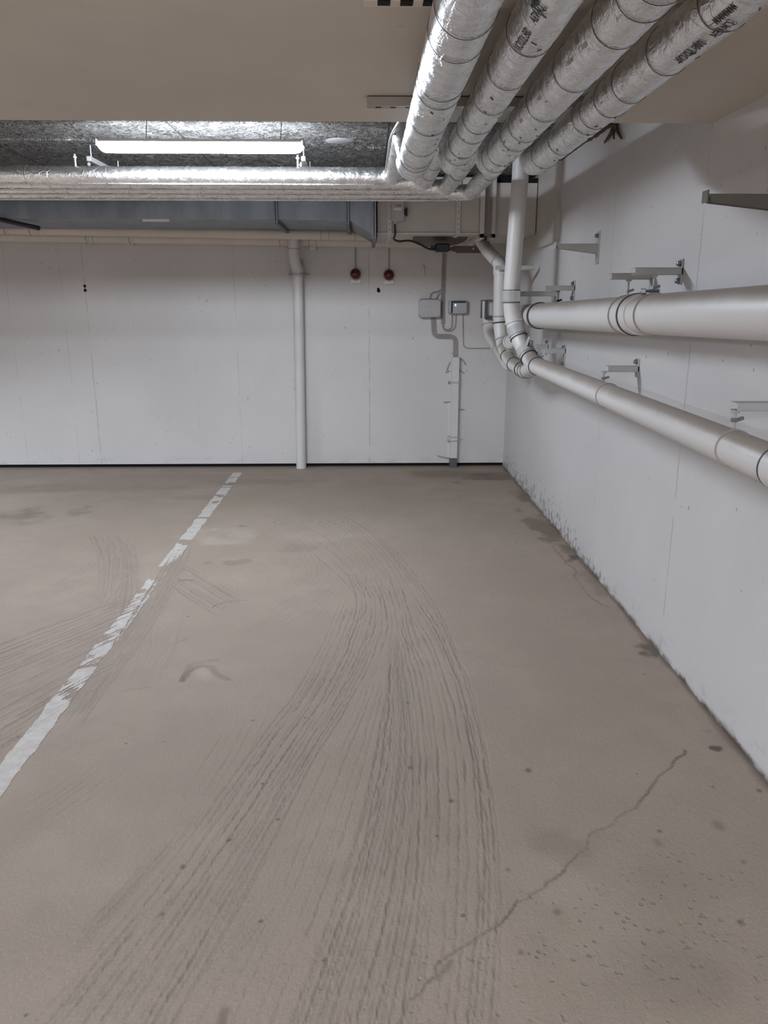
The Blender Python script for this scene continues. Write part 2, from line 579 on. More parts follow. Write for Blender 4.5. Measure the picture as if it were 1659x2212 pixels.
# ------------------------------------------------------------------ floor with the raked marks
def fnoise(x, y, seed, scale):
    """smooth value noise on arrays"""
    r = np.random.default_rng(seed)
    g = r.random((256, 256))
    u, v = x * scale + 500, y * scale + 500
    iu, iv = np.floor(u).astype(int), np.floor(v).astype(int)
    fu, fv = u - iu, v - iv
    fu, fv = fu * fu * (3 - 2 * fu), fv * fv * (3 - 2 * fv)
    a, b = g[iu % 256, iv % 256], g[(iu + 1) % 256, iv % 256]
    c, d = g[iu % 256, (iv + 1) % 256], g[(iu + 1) % 256, (iv + 1) % 256]
    return (a * (1 - fu) + b * fu) * (1 - fv) + (c * (1 - fu) + d * fu) * fv


def fbm(x, y, seed, scale, octv=4):
    t = 0
    am = 0.5
    for k in range(octv):
        t = t + am * fnoise(x, y, seed + k, scale * 2 ** k)
        am *= .5
    return t


RX0, RX1, RY0, RY1, RS = -4.7, XR, 0.9, YB + .05, 0.004
nx, ny = int((RX1 - RX0) / RS), int((RY1 - RY0) / RS)
groove = np.zeros((nx, ny), np.float32)


def ground(px, py):
    q = at(px, py, Z=0)
    return np.array([q.x, q.y])


def dens(poly, step=0.003):
    poly = np.array(poly, float)
    # smooth with Catmull-like resampling
    seg = np.r_[0, np.cumsum(np.hypot(*np.diff(poly, axis=0).T))]
    t = np.linspace(0, seg[-1], max(12, int(seg[-1] / 0.05)))
    xs, ys = np.interp(t, seg, poly[:, 0]), np.interp(t, seg, poly[:, 1])
    if len(xs) > 7:
        k = 5
        ker = np.ones(k) / k
        xp, yp = np.pad(xs, k // 2, mode='reflect', reflect_type='odd'), np.pad(ys, k // 2, mode='reflect', reflect_type='odd')
        xs, ys = np.convolve(xp, ker, 'valid'), np.convolve(yp, ker, 'valid')
    seg = np.r_[0, np.cumsum(np.hypot(np.diff(xs), np.diff(ys)))]
    t = np.arange(0, seg[-1], step)
    return np.interp(t, seg, xs), np.interp(t, seg, ys)


def splat(target, xs, ys, wd, amp):
    for dx in range(-3, 4):
        for dy in range(-3, 4):
            ix = np.floor((xs - RX0) / RS).astype(int) + dx
            iy = np.floor((ys - RY0) / RS).astype(int) + dy
            ok = (ix >= 0) & (ix < nx) & (iy >= 0) & (iy < ny)
            cx, cy = RX0 + (ix + .5) * RS, RY0 + (iy + .5) * RS
            d2 = (cx - xs) ** 2 + (cy - ys) ** 2
            val = amp * np.exp(-d2 / (2 * wd * wd))
            np.maximum.at(target, (ix[ok], iy[ok]), val[ok].astype(np.float32))


def fan(guides, count, amp=1.0, seed=1, t0=0.0, t1=1.0, wd=0.0030, jit=0.008):
    """lines drawn between guide curves given in the photograph, carried to the floor"""
    r = np.random.default_rng(seed)
    G = []
    for g in guides:
        q = np.array([ground(*p) for p in g])
        seg = np.r_[0, np.cumsum(np.hypot(*np.diff(q, axis=0).T))]
        t = np.linspace(0, seg[-1], 40)
        G.append(np.c_[np.interp(t, seg, q[:, 0]), np.interp(t, seg, q[:, 1])])
    G = np.array(G)
    K = len(G) - 1
    for i in range(count):
        u = (i + r.uniform(-.28, .28)) / max(1, count - 1) * K
        u = min(max(u, 0), K - 1e-6)
        k = int(u)
        f = u - k
        c = G[k] * (1 - f) + G[k + 1] * f
        a, b = t0 + r.uniform(0, .10), t1 - r.uniform(0, .06)
        c = c[int(a * 39):max(int(b * 39), int(a * 39) + 3)]
        xs, ys = dens(c)
        t = np.arange(len(xs)) * .003
        ph = r.uniform(0, 100)
        xs = xs + (fnoise(t, t * 0 + ph, seed, 9) - .5) * jit + (fnoise(t, t * 0 + ph, seed + 5, 38) - .5) * jit * .45
        a_ = amp * (0.30 + .85 * fnoise(t, t * 0 + ph + 3, seed + 9, 2.2)) * r.uniform(.55, 1.0)
        endf = np.clip(np.minimum(t, t[-1] - t) / .15, 0, 1)
        a_ = a_ * endf
        br = fnoise(t, t * 0 + ph + 7, seed + 2, 14)
        a_ = a_ * np.clip((br - .10) * 4, .15, 1)
        splat(groove, xs, ys, wd, a_)


L1 = [(745, 1280), (700, 1390), (640, 1500), (560, 1600), (470, 1730), (380, 1850), (290, 1960), (180, 2090), (60, 2230), (-200, 2500)]
L2 = [(795, 1300), (765, 1400), (705, 1520), (635, 1620), (560, 1740), (480, 1860), (400, 1980), (320, 2100), (230, 2230), (20, 2550)]
L3 = [(832, 1350), (800, 1440), (745, 1540), (680, 1640), (620, 1760), (560, 1880), (490, 2010), (420, 2130), (360, 2240), (200, 2600)]
C1 = [(846, 1370), (835, 1500), (812, 1640), (778, 1780), (736, 1920), (686, 2060), (632, 2200), (500, 2600)]
C2 = [(850, 1370), (862, 1500), (862, 1640), (845, 1780), (815, 1920), (775, 2060), (730, 2200), (640, 2600)]
C3 = [(858, 1360), (885, 1500), (898, 1650), (896, 1800), (883, 1950), (852, 2100), (822, 2230), (740, 2600)]
R1 = [(868, 1330), (920, 1450), (945, 1600), (950, 1750), (940, 1900), (925, 2050), (905, 2230), (860, 2600)]
R2 = [(872, 1270), (940, 1370), (995, 1500), (1025, 1640), (1038, 1800), (1038, 1950), (1028, 2100), (1010, 2230), (960, 2600)]
R3 = [(900, 1240), (960, 1340), (1012, 1470), (1048, 1600), (1070, 1750), (1084, 1880), (1084, 2040), (1070, 2230), (1020, 2600)]
fan([L1, L2, L3], 13, 1.0, 3, wd=.0028)
fan([L1, L2, L3], 8, .55, 33, t0=.2, wd=.0022)
fan([C1, C2, C3], 15, 1.0, 4, wd=.0028)
fan([C3, R1, R2, R3], 13, .95, 5, wd=.0028)
fan([C1, C2, C3, R1], 9, .6, 6, t0=.3, wd=.0022)
fan([L3, C1], 7, .6, 62, t0=.15, wd=.0024)
fan([[(745, 1235), (775, 1290), (760, 1360), (730, 1430)], [(800, 1240), (830, 1300), (835, 1360), (800, 1440)], [(860, 1240), (880, 1300), (900, 1370), (930, 1440)]], 12, .9, 7)
# the arcs that swing in from the upper left to the crossing
fan([[(660, 1180), (700, 1215), (745, 1255), (790, 1310)], [(640, 1100), (720, 1135), (790, 1200), (850, 1290)], [(700, 1090), (790, 1140), (850, 1200), (910, 1290)], [(760, 1120), (850, 1180), (900, 1240), (940, 1310)]], 16, 0.7, 8)
fan([[(520, 1140), (600, 1180), (640, 1240), (600, 1290)], [(600, 1100), (690, 1170), (720, 1240), (660, 1290)]], 7, .35, 81)
fan([[(745, 1225), (640, 1285), (540, 1345), (470, 1400)], [(760, 1262), (690, 1330), (560, 1400), (480, 1450)]], 8, 0.4, 9)
# left field, lines raking down to the left
fan([[(330, 1270), (160, 1330), (0, 1390), (-160, 1450)], [(400, 1290), (230, 1370), (0, 1470), (-160, 1530)], [(330, 1370), (180, 1440), (0, 1540), (-160, 1620)], [(250, 1470), (150, 1530), (0, 1620), (-120, 1700)]], 34, 1.15, 10, wd=.0036)
fan([[(190, 1150), (215, 1200), (215, 1270), (180, 1330)], [(250, 1150), (270, 1210), (262, 1280), (235, 1350)], [(290, 1170), (300, 1220), (300, 1290), (290, 1360)]], 16, 1.0, 11, wd=.004)
fan([[(230, 1190), (150, 1250), (60, 1290)], [(290, 1240), (200, 1310), (60, 1370)]], 8, .5, 12)
fan([[(345, 1195), (430, 1235), (545, 1300)], [(350, 1250), (420, 1300), (500, 1345)]], 10, 1.0, 13, wd=.0036)
fan([[(310, 1280), (380, 1310), (440, 1350)], [(300, 1340), (350, 1380), (390, 1410)]], 6, .4, 14)
fan([[(390, 1170), (330, 1260), (250, 1380), (180, 1480), (90, 1600)], [(420, 1180), (380, 1270), (300, 1400), (210, 1520), (130, 1640)]], 16, 1.0, 15)
fan([[(310, 1330), (305, 1420), (250, 1530)], [(400, 1310), (385, 1400), (320, 1520)]], 9, .45, 16)
# lower left
fan([[(360, 1790), (300, 1880), (220, 1970), (120, 2060)], [(470, 1720), (400, 1810), (300, 1920), (190, 2040), (90, 2140)]], 12, .75, 17)
fan([[(500, 1560), (440, 1650), (380, 1760)], [(600, 1500), (560, 1600), (480, 1720)]], 5, .4, 18)
fan([[(200, 1630), (100, 1700), (0, 1760)], [(300, 1640), (180, 1740), (0, 1850)]], 7, .45, 19)
fan([[(560, 1890), (430, 2010), (280, 2150)], [(640, 1900), (540, 2030), (400, 2200)]], 9, .55, 20)
fan([[(150, 2000), (80, 2070), (0, 2130)], [(300, 2080), (220, 2150), (120, 2230)]], 6, .5, 21)

stain = np.zeros((nx, ny), np.float32)
gx, gy = np.meshgrid(RX0 + (np.arange(nx) + .5) * RS, RY0 + (np.arange(ny) + .5) * RS, indexing='ij')


def crack(pts, amp, wd, jit=.03, seed=3):
    q = [ground(*p) for p in pts]
    xs, ys = dens(q)
    t = np.arange(len(xs)) * .003
    xs = xs + (fnoise(t, t * 0, seed, 8) - .5) * jit + (fnoise(t, t * 0, seed + 1, 30) - .5) * jit * .5
    ys = ys + (fnoise(t, t * 0 + 5, seed, 11) - .5) * jit * .7
    a_ = amp * np.clip(.3 + 1.0 * fnoise(t, t * 0 + 9, seed, 6), 0, 1)
    splat(stain, xs, ys, wd, a_)
    splat(groove, xs, ys, wd * 1.2, a_)


crack([(1475, 1622), (1440, 1665), (1412, 1692), (1395, 1730), (1350, 1760), (1300, 1785), (1285, 1800), (1240, 1850), (1180, 1895), (1110, 1942)], .8, .0028, .04)
crack([(1110, 1942), (1075, 1985), (1020, 2030), (975, 2065), (930, 2095), (885, 2140), (870, 2212)], .65, .0026, .035, 5)
crack([(945, 2110), (968, 2088), (976, 2075)], .9, .006, .005, 6)
crack([(480, 2212), (482, 2190), (490, 2180)], .9, .008, .004, 6)
crack([(1185, 1165), (1240, 1230), (1272, 1290), (1310, 1310)], .4, .004, .03, 7)
crack([(465, 1312), (478, 1300), (535, 1297)], .4, .004, .02, 8)
crack([(388, 1253), (415, 1253)], .5, .006, .003, 8)
crack([(265, 1490), (300, 1487), (330, 1483)], .3, .004, .02, 9)
crack([(350, 1395), (380, 1390), (412, 1378)], .3, .004, .02, 9)
# the chipped patch, a broken crescent
crack([(392, 1470), (398, 1448), (428, 1436), (452, 1432), (464, 1445), (460, 1462), (500, 1468)], .62, .012, .02, 12)
crack([(400, 1462), (405, 1445), (430, 1433), (470, 1425)], .30, .02, .03, 13)


def blotch(px, py, rx, ry, amp, seed, nscale=6, thr=.5, soft=.12):
    """irregular stain, px radius given along the floor in metres"""
    c = ground(px, py)
    d = np.hypot((gx - c[0]) / rx, (gy - c[1]) / ry)
    f = np.clip(1 - d, 0, 1) * .9 + (fbm(gx, gy, seed, nscale) - .47) * 1.3
    v = np.clip((f - thr) / soft, 0, 1) * (d < 1.3) * amp
    np.maximum(stain, v.astype(np.float32), out=stain)


blotch(150, 1055, 1.4, .28, .26, 21, 3, .35, .4)
blotch(70, 1110, .6, .4, .5, 22, 5, .4, .35)
blotch(430, 1075, 1.0, .2, .24, 23, 3, .4, .3)
blotch(1000, 1025, .9, .26, .6, 24, 4, .25, .5)
blotch(1070, 1030, .4, .35, .75, 25, 5, .2, .4)
blotch(560, 1040, 1.2, .2, .25, 26, 4, .3, .4)
blotch(1140, 1070, .2, .5, .6, 27, 6, .2, .3)
blotch(1195, 1150, .19, .6, .62, 28, 6, .22, .2)
blotch(1240, 1205, .14, .16, .85, 29, 8, .35, .2)
blotch(1300, 1270, .12, .4, .3, 30, 8, .35, .3)
blotch(1400, 1400, .12, .16, .75, 31, 14, .42, .2)
blotch(1545, 1615, .035, .03, .9, 32, 20, .35, .2)
blotch(1530, 1580, .07, .05, .5, 33, 20, .5, .2)
blotch(1250, 1830, .22, .2, .22, 34, 8, .4, .4)
blotch(1420, 1900, .3, .3, .16, 35, 5, .4, .5)
blotch(1480, 2120, .4, .22, .22, 36, 4, .42, .4)
blotch(520, 1137, .09, .05, .7, 37, 12, .45, .2)
blotch(640, 1185, .4, .25, .16, 38, 8, .5, .2)
blotch(500, 1215, .3, .12, .3, 39, 12, .52, .15)
blotch(700, 1480, .5, .5, .10, 40, 2, .4, .5)
blotch(860, 1760, .3, .5, .10, 41, 5, .4, .4)
for k, (px, py, rr) in enumerate(((396, 1872, .009), (496, 1814, .006), (1141, 1664, .012), (887, 1658, .011), (1125, 2057, .007), (1099, 1879, .007), (547, 1556, .006), (354, 1603, .005), (272, 1606, .005), (700, 2075, .006), (1600, 1992, .01), (1640, 1708, .01), (1425, 1795, .008), (1540, 1700, .006), (1606, 1862, .008), (350, 1974, .004), (1552, 1783, .022), (1422, 1820, .018), (1205, 1970, .012), (975, 1730, .01), (600, 1770, .005))):
    c = ground(px, py)
    d = np.hypot(gx - c[0], (gy - c[1]) * .8) / rr
    np.maximum(stain, (np.clip(1.25 - d, 0, 1) * (.9 if rr < .015 else .45)).astype(np.float32), out=stain)
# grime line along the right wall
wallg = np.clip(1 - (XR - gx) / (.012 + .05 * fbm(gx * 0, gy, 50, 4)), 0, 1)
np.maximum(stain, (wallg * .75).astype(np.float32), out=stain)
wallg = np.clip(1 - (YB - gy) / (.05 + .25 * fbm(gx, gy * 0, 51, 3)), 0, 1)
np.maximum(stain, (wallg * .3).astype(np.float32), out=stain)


def field(centres):
    t = 0
    for (px, py, rx, ry, am, sd) in centres:
        c = ground(px, py)
        d = np.hypot((gx - c[0]) / rx, (gy - c[1]) / ry)
        t = np.maximum(t, np.clip((1 - d) * 1.1 + (fbm(gx, gy, sd, 6) - .47) * 3.0, 0, 1) * am * np.clip((1.25 - d) * 2, 0, 1))
    return t.astype(np.float32)


pits = field([(1420, 2050, .55, .55, 1.0, 60), (1150, 2080, .45, .3, .8, 61), (1300, 1900, .3, .25, .5, 62), (950, 2150, .6, .25, .5, 63), (1600, 1900, .25, .5, .4, 64)])
pale = field([(430, 1453, .10, .10, .9, 70), (470, 1160, .3, .25, .7, 71), (700, 1160, .4, .5, .25, 72), (1250, 1960, .2, .2, .3, 73), (250, 1900, .5, .3, .25, 74), (330, 1230, .25, .4, .3, 75), (400, 1010 + 12, 1.3, .05, .3, 76)])

xs = np.r_[np.array([XL, -6, -5.2]), np.arange(RX0, -2.2, 0.012), np.arange(-2.2, .75, .0055), np.arange(.75, XR + .001, 0.008)]
xs[-1] = XR
ys = np.r_[np.array([YF, -3, -1, 0.3]), np.arange(RY0, 1.25, 0.012), np.arange(1.25, 3.8, 0.0062), np.arange(3.8, 5.5, 0.010), np.arange(5.5, YB + .01, 0.018), [YB + .06]]


def sample(F, X, Y):
    ix = np.clip(((X - RX0) / RS).astype(int), 0, nx - 1)
    iy = np.clip(((Y - RY0) / RS).astype(int), 0, ny - 1)
    v = F[ix, iy]
    return v * ((X >= RX0) & (Y >= RY0))


def grid_mesh(name, xs, ys, zoff, mat, keep=None, undul=True):
    X, Y = np.meshgrid(xs, ys, indexing='ij')
    g = sample(groove, X, Y)
    s_ = sample(stain, X, Y)
    Z = -0.0016 * g - 0.0012 * np.clip(s_ - .4, 0, 1) + zoff
    if undul:
        inside = ((X >= RX0 + .05) & (Y >= RY0 + .05))
        Z = Z + (fbm(X, Y, 90, 1.2) - .5) * 0.003 * inside * np.clip((YB - Y) * 4, 0, 1) * np.clip((XR - X) * 4, 0, 1)
    nX, nY = X.shape
    idx = np.arange(nX * nY).reshape(nX, nY)
    q = np.stack([idx[:-1, :-1], idx[1:, :-1], idx[1:, 1:], idx[:-1, 1:]], -1)
    if keep is not None:
        q = q[keep(X[:-1, :-1], Y[:-1, :-1], g[:-1, :-1])]
    q = q.reshape(-1, 4)
    co = np.stack([X, Y, Z], -1).reshape(-1, 3).astype(np.float32)
    att = {'groove': g, 'stain': s_, 'pits': sample(pits, X, Y), 'pale': sample(pale, X, Y)}
    att = {k: v.reshape(-1).astype(np.float32) for k, v in att.items()}
    if keep is not None:
        used = np.unique(q)
        mp = np.zeros(len(co), int)
        mp[used] = np.arange(len(used))
        q, co = mp[q], co[used]
        att = {k: v[used] for k, v in att.items()}
    me = bpy.data.meshes.new(name)
    me.vertices.add(len(co))
    me.vertices.foreach_set('co', co.ravel())
    me.loops.add(q.size)
    me.loops.foreach_set('vertex_index', q.ravel().astype(np.int32))
    me.polygons.add(len(q))
    me.polygons.foreach_set('loop_start', np.arange(0, q.size, 4, dtype=np.int32))
    me.polygons.foreach_set('loop_total', np.full(len(q), 4, np.int32))
    me.update(calc_edges=True)
    for k, v in att.items():
        if keep is not None and k != 'groove':
            continue
        a = me.attributes.new(k, 'FLOAT', 'POINT')
        a.data.foreach_set('value', v)
    me.materials.append(M[mat])
    me.shade_smooth()
    o = bpy.data.objects.new(name, me)
    COL.objects.link(o)
    return o


struct(grid_mesh('floor', xs, ys, 0.0, 'floor'))

# painted bay line: worn coat of paint lying on the floor
LXA, LXB = -1.245, -1.232       # centre of the line near and far


def line_keep(X, Y, g):
    cx = LXA + (LXB - LXA) * (Y - 1.5) / 6
    half = 0.043 + (fbm(X, Y, 120, 12) - .5) * .02
    wear = fbm(X, Y, 121, 9, 5)
    mid = np.exp(-((Y - 4.3) / 1.15) ** 2)          # most worn where the cars turn
    far = np.clip((Y - 5.2) / 1.5, 0, 1)
    thr = .24 + .17 * mid + .10 * far + g * .45 * (.3 + mid)
    gap = (np.abs(Y - 3.17 - (X - cx) * .4) < .018) | (np.abs(Y - 5.62) < .02) | (np.abs(Y - 6.62) < .012)
    return (np.abs(X - cx) < half) & (wear > thr) & ~gap & (Y < 7.22)


o = grid_mesh('bay_line', np.arange(-1.33, -1.15, .004), np.r_[np.arange(1.9, 4, .005), np.arange(4, 7.25, .01)], 0.0012, 'line', keep=line_keep)
tag(o, 'worn white painted bay line running along the concrete floor to the back wall', 'floor marking')

# ------------------------------------------------------------------ foil clad pipes
PIPES = [  # x, z, r along the slab, x of the run, pitch
    (0.199, 2.118, 0.0640), (0.364, 2.128, 0.0545), (0.530, 2.124, 0.0585), (0.714, 2.126, 0.0550)]
ZT = 2.283
PL = ['leftmost of the four silver foil clad pipes under the slab, brightly lit on its side',
      'second silver foil clad pipe from the left under the slab, printed near its top end',
      'third silver foil clad pipe from the left under the slab, unprinted, between two printed ones',
      'rightmost silver foil clad pipe under the slab, nearest the right wall, printed along its side']
TY = [5.02, 5.26, 5.49, 5.72]


def bend_text(txt, size, parent, pos_fn, name='printed_lettering'):
    cu = bpy.data.curves.new('lettering', 'FONT')
    cu.body = txt
    cu.size = size
    cu.resolution_u = 2
    cu.offset = size * .022
    to = bpy.data.objects.new('lettering', cu)
    COL.objects.link(to)
    dg = bpy.context.evaluated_depsgraph_get()
    me = bpy.data.meshes.new_from_object(to.evaluated_get(dg))
    COL.objects.unlink(to)
    bpy.data.objects.remove(to)
    for v in me.vertices:
        v.co = pos_fn(v.co.x, v.co.y)
    me.materials.clear()
    me.materials.append(M['ink'])
    o = bpy.data.objects.new(name, me)
    COL.objects.link(o)
    o.parent = parent
    o.matrix_parent_inverse = parent.matrix_world.inverted()
    return o


for i, (px, pz, pr) in enumerate(PIPES):
    root = thing('insulated_pipe', (px, 1.5, pz), PL[i], 'insulated pipe', 'foil clad pipes under the slab')
    yj = 3.60 + (0.04 if i == 0 else 0.0)
    ru = .052
    path = [(px, -1.2, pz), (px, yj, pz), (px + (-.03 if i == 0 else 0), yj + .13, ZT), (px + (-.03 if i == 0 else 0), TY[i], ZT), (-6.2, TY[i], ZT)]
    pp = rounded(path, [.09, .09, .10], 8, 0.02)
    rr = [pr if q.y < yj + .02 else ru for q in pp]
    ph = random.uniform(0, 9)
    tb = np.random.default_rng(40 + i).normal(0, .012, (len(pp), 28))
    tb = (tb + np.roll(tb, 1, 0) + np.roll(tb, 1, 1) + np.roll(tb, 2, 0)) / 2.2
    MB().tube(pp, rr, 28, True, lambda a, b: float(tb[a, b])).build('jacket', 'foil', root)
    # wire ties
    rs = random.Random(31 + i)
    yy = 0.95 + i * .07
    while yy < yj - .1:
        m = MB()
        t = rs.uniform(-.10, .10)
        m.band((px, yy, pz), (t, 1, rs.uniform(-.12, .12)), pr * 1.015, .0016, .0013, 36)
        m.build('wire_tie', 'wire', root)
        yy += rs.choice((.16, .27, .30, .34, .09))
    for yy in (yj + .35, yj + .85, yj + 1.2):
        if yy < TY[i] - .1:
            MB().band((px, yy, ZT), (.1, 1, 0), ru * 1.02, .002, .0018, 30).build('wire_tie', 'wire', root)
    xx = px - .35
    while xx > -3.4:
        MB().band((xx, TY[i], ZT), (1, rs.uniform(-.3, .1), .05), ru * 1.03, .006, .0016, 30).build('foil_tape', 'foil_tape', root)
        xx -= rs.uniform(.3, .55)
    for aa in (-2.0, -1.3):
        MB().box(-3.6, px - .15, TY[i] + math.cos(aa) * ru - .0045, TY[i] + math.cos(aa) * ru + .0045, ZT + math.sin(aa) * ru - .0035, ZT + math.sin(aa) * ru + .001, .001).build('foil_seam', 'foil_tape', root)
    # loose staples and short dark marks of the jacket seams
    for k in range(15 if i > 0 else 6):
        a = rs.uniform(-2.3, -.9)
        yv = rs.uniform(1.6, 3.5)
        d = Vector((math.cos(a), 0, math.sin(a)))
        tn = Vector((-math.sin(a), 0, math.cos(a)))
        dirv = (Vector((0, 1, 0)) * rs.uniform(.3, 1) + tn * rs.uniform(-.8, .8)).normalized()
        MB().obox(Vector((px, yv, pz)) + d * (pr * 1.012), dirv, d.cross(dirv), d, rs.uniform(.005, .008), .0008, .0010).build('staple', 'wire', root)
    if i == 0:
        m = MB()
        m.tube(rounded([(px - .03, YE + .03, ZT + .0), (px - .088, YE + .5, ZT - .01), (px - .085, TY[0] - .2, ZT)], .2, 6, .05), .006, 8)
        m.build('foil_seam', 'foil_tape', root)

    def on_pipe(a0, y0, dy, px=px, pz=pz, pr=pr):
        def f(u, v):
            a = a0 + v / (pr * 1.04) * (1 if dy > 0 else -1)
            return Vector((px + math.cos(a) * pr * 1.045, y0 + dy * u, pz + math.sin(a) * pr * 1.045))
        return f
    if i == 3:
        bend_text('KOOL 800', .030, root, on_pipe(-1.68, 1.925, -1))
        bend_text('AEVAQ', .027, root, on_pipe(-1.62, 1.755, -1))
        bend_text('MMMMM', .022, root, on_pipe(-2.05, 1.70, -1))
    if i == 1:
        bend_text('KOOL 80', .030, root, on_pipe(-2.05, 1.89, -1))
        bend_text('AEVAQ', .027, root, on_pipe(-2.10, 1.72, -1))
        bend_text('MMMM', .022, root, on_pipe(-2.40, 1.68, -1))
    if i == 2:
        for (a_, y_) in ((-2.62, 1.90), (-2.65, 2.02), (-2.66, 2.35), (-2.6, 2.62), (-2.55, 2.95)):
            d = Vector((math.cos(a_), 0, math.sin(a_)))
            MB().obox(Vector((px, y_, pz)) + d * pr * 1.02, (0, 1, 0), d.cross(Vector((0, 1, 0))), d, .014, .0045, .001).build('seam_mark', 'conduit', root)

# ceiling rails that carry the pipes
for k, (yy, x0, lab) in enumerate(((2.885, at(792, 215, Z=ZL).x, "brownish strut rail above the foil pipes, close to the slab's far edge"),
                                   (at(835, 2, Z=ZL - .03).y + .012, at(786, 3, Z=ZL - .03).x, 'slotted strut rail across the slab at the very top of the view'))):
    root = thing('strut_rail', (x0, yy, ZL), lab, 'strut rail', 'slotted rails under the slab')
    m = MB()
    m.box(x0, .785, yy - .02, yy + .02, ZL - .032, ZL - .003, .002)
    m.mat(1)
    xx = x0 + .03
    while xx < .16:
        if k:
            m.box(xx, xx + .028, yy - .0215, yy - .012, ZL - .034, ZL - .029)
        m.box(xx, xx + (.028 if k else .018), yy - (.007 if k else .004), yy + (.007 if k else .004), ZL - .0335, ZL - .031)
        xx += .05
    m.build('rail', ['beige' if k else 'conduit', 'void'], root)
    for i, (px, pz, pr) in enumerate(PIPES):
        MB().cyl((px, yy, pz + pr * .9), (px, yy, ZL - .02), .004, seg=8).build('pipe_rod', 'steel', root)

# hangers over the transverse run
for (px0, py0, px1, py1, lab) in ((186, 337, 243, 371, 'grey strut with drop rods over the silver pipes, left of the lamp'),
                                  (650, 337, 656, 372, 'grey strut with drop rods over the silver pipes, below the right end of the lamp')):
    q = at(px0, py0, Z=2.42)
    root = thing('pipe_hanger', (q.x, q.y, 2.49), lab, 'pipe hanger', 'struts over the silver pipes')
    MB().box(q.x - .0, q.x + .028, q.y, 5.95, 2.392, 2.42, .002).build('strut', 'bracket', root)
    for yy in (q.y + .05, 5.8):
        MB().cyl((q.x + .014, yy, 2.41), (q.x + .014, yy, 2.49), .005, seg=8).build('ceiling_rod', 'steel', root)
    for ty in TY:
        m = MB().cyl((q.x - .008, ty, ZT + .045), (q.x - .008, ty, 2.40), .006, seg=10)
        m.cyl((q.x - .008, ty, 2.378), (q.x - .008, ty, 2.388), .011, seg=6)
        m.build('drop_rod', 'bracket', root)

# ------------------------------------------------------------------ lamp
YL = 4.50
pa, pb = at(214, 322, Y=YL), at(655, 322, Y=YL)
z0l, z1l = at(430, 331, Y=YL).z, at(430, 308, Y=YL).z
root = thing('ceiling_lamp', ((pa.x + pb.x) / 2, YL, z1l), 'long white linear lamp glowing under the dark wood wool ceiling', 'lamp')
m = MB()
m.box(pa.x + .004, pb.x - .004, YL - .037, YL + .037, z1l - .004, z1l + .012, .003)
m.build('housing', 'bracket', root)
# diffuser: half-round section, rounded lower corners at both ends
L = pb.x - pa.x
prof = []
vs, fs = [], []
NX, NA = 18, 12
hD = z1l - .006 - z0l
for i in range(NX + 1):
    t = i / NX
    e = min(t, 1 - t) * L
    kx = 1 if e > .05 else math.sqrt(max(0, 1 - (1 - e / .05) ** 2)) * .75 + .25
    tt = [0, .004, .012, .025, .045][i] if i < 5 else (L - [0, .004, .012, .025, .045][NX - i] if NX - i < 5 else .05 + (L - .1) * (i - 5) / (NX - 10))
    e = min(tt, L - tt)
    kx = 1 if e >= .045 else math.sqrt(max(0, 1 - (1 - e / .045) ** 2)) * .7 + .3
    for j in range(NA + 1):
        a = PI * j / NA
        vs.append((pa.x + tt, YL - .033 * math.cos(a), z1l - .006 - hD * (math.sin(a) ** .6) * kx))
for i in range(NX):
    for j in range(NA):
        k = i * (NA + 1) + j
        fs.append([k, k + 1, k + NA + 2, k + NA + 1])
fs.append(list(range(NA + 1)))
fs.append([NX * (NA + 1) + j for j in range(NA + 1)][::-1])
MB().add(vs, fs).build('diffuser', 'glow', root)
for xx in (pa.x - .003, pb.x + .003):
    MB().box(xx - .004, xx + .004, YL - .044, YL + .044, z1l - .02, z1l + .012, .002).build('end_cap', 'bracket', root)
for xx in (pa.x + .25, pb.x - .12):
    MB().cyl((xx, YL, z1l + .01), (xx + .012, YL, ZC + .001), .002, seg=6).build('hanging_wire', 'wire', root)

q = at(735, 312, Z=ZC - .02)
o = MB().lathe((q.x, q.y, ZC + .002), (0, 0, -1), [(.088, 0), (.088, .003), (.080, .006), (.01, .007)], 40).build('ceiling_cover', 'grey_box')
tag(o, 'round pale cover plate on the wood wool ceiling, right of the lamp', 'cover plate')
# row of wood-wool board edge strip hanging a little lower behind the lamp
q0, q1 = at(0, 306, Z=ZC - .02), at(200, 308, Z=ZC - .02)
struct(MB().box(XL, q1.x, q0.y, q0.y + .05, ZC - .012, ZC, .003).build('trim_4', 'woodwool', smooth=False))
q0, q1 = at(793, 327, Z=ZC - .02), at(845, 327, Z=ZC - .02)
struct(MB().box(q0.x, .3, q0.y - .05, q0.y, ZC - .012, ZC, .003).build('trim_5', 'woodwool', smooth=False))

# ------------------------------------------------------------------ galvanised duct
YD = 6.25
root = thing('galvanised_duct', (-2, YD + .4, 2.4), 'blue grey galvanised duct running along the back wall behind the silver pipes', 'air duct')


def duct(xa, xb, ya, yb, za, zb, ztop=2.44, yra=7.08, yrb=7.08):
    return MB().add([(xa, ya, za), (xa, yra, za), (xa, yra, ztop), (xa, ya, ztop), (xb, yb, zb), (xb, yrb, zb), (xb, yrb, ztop), (xb, yb, ztop)],
                    [(0, 1, 2, 3), (4, 7, 6, 5), (0, 4, 5, 1), (1, 5, 6, 2), (2, 6, 7, 3), (3, 7, 4, 0)])


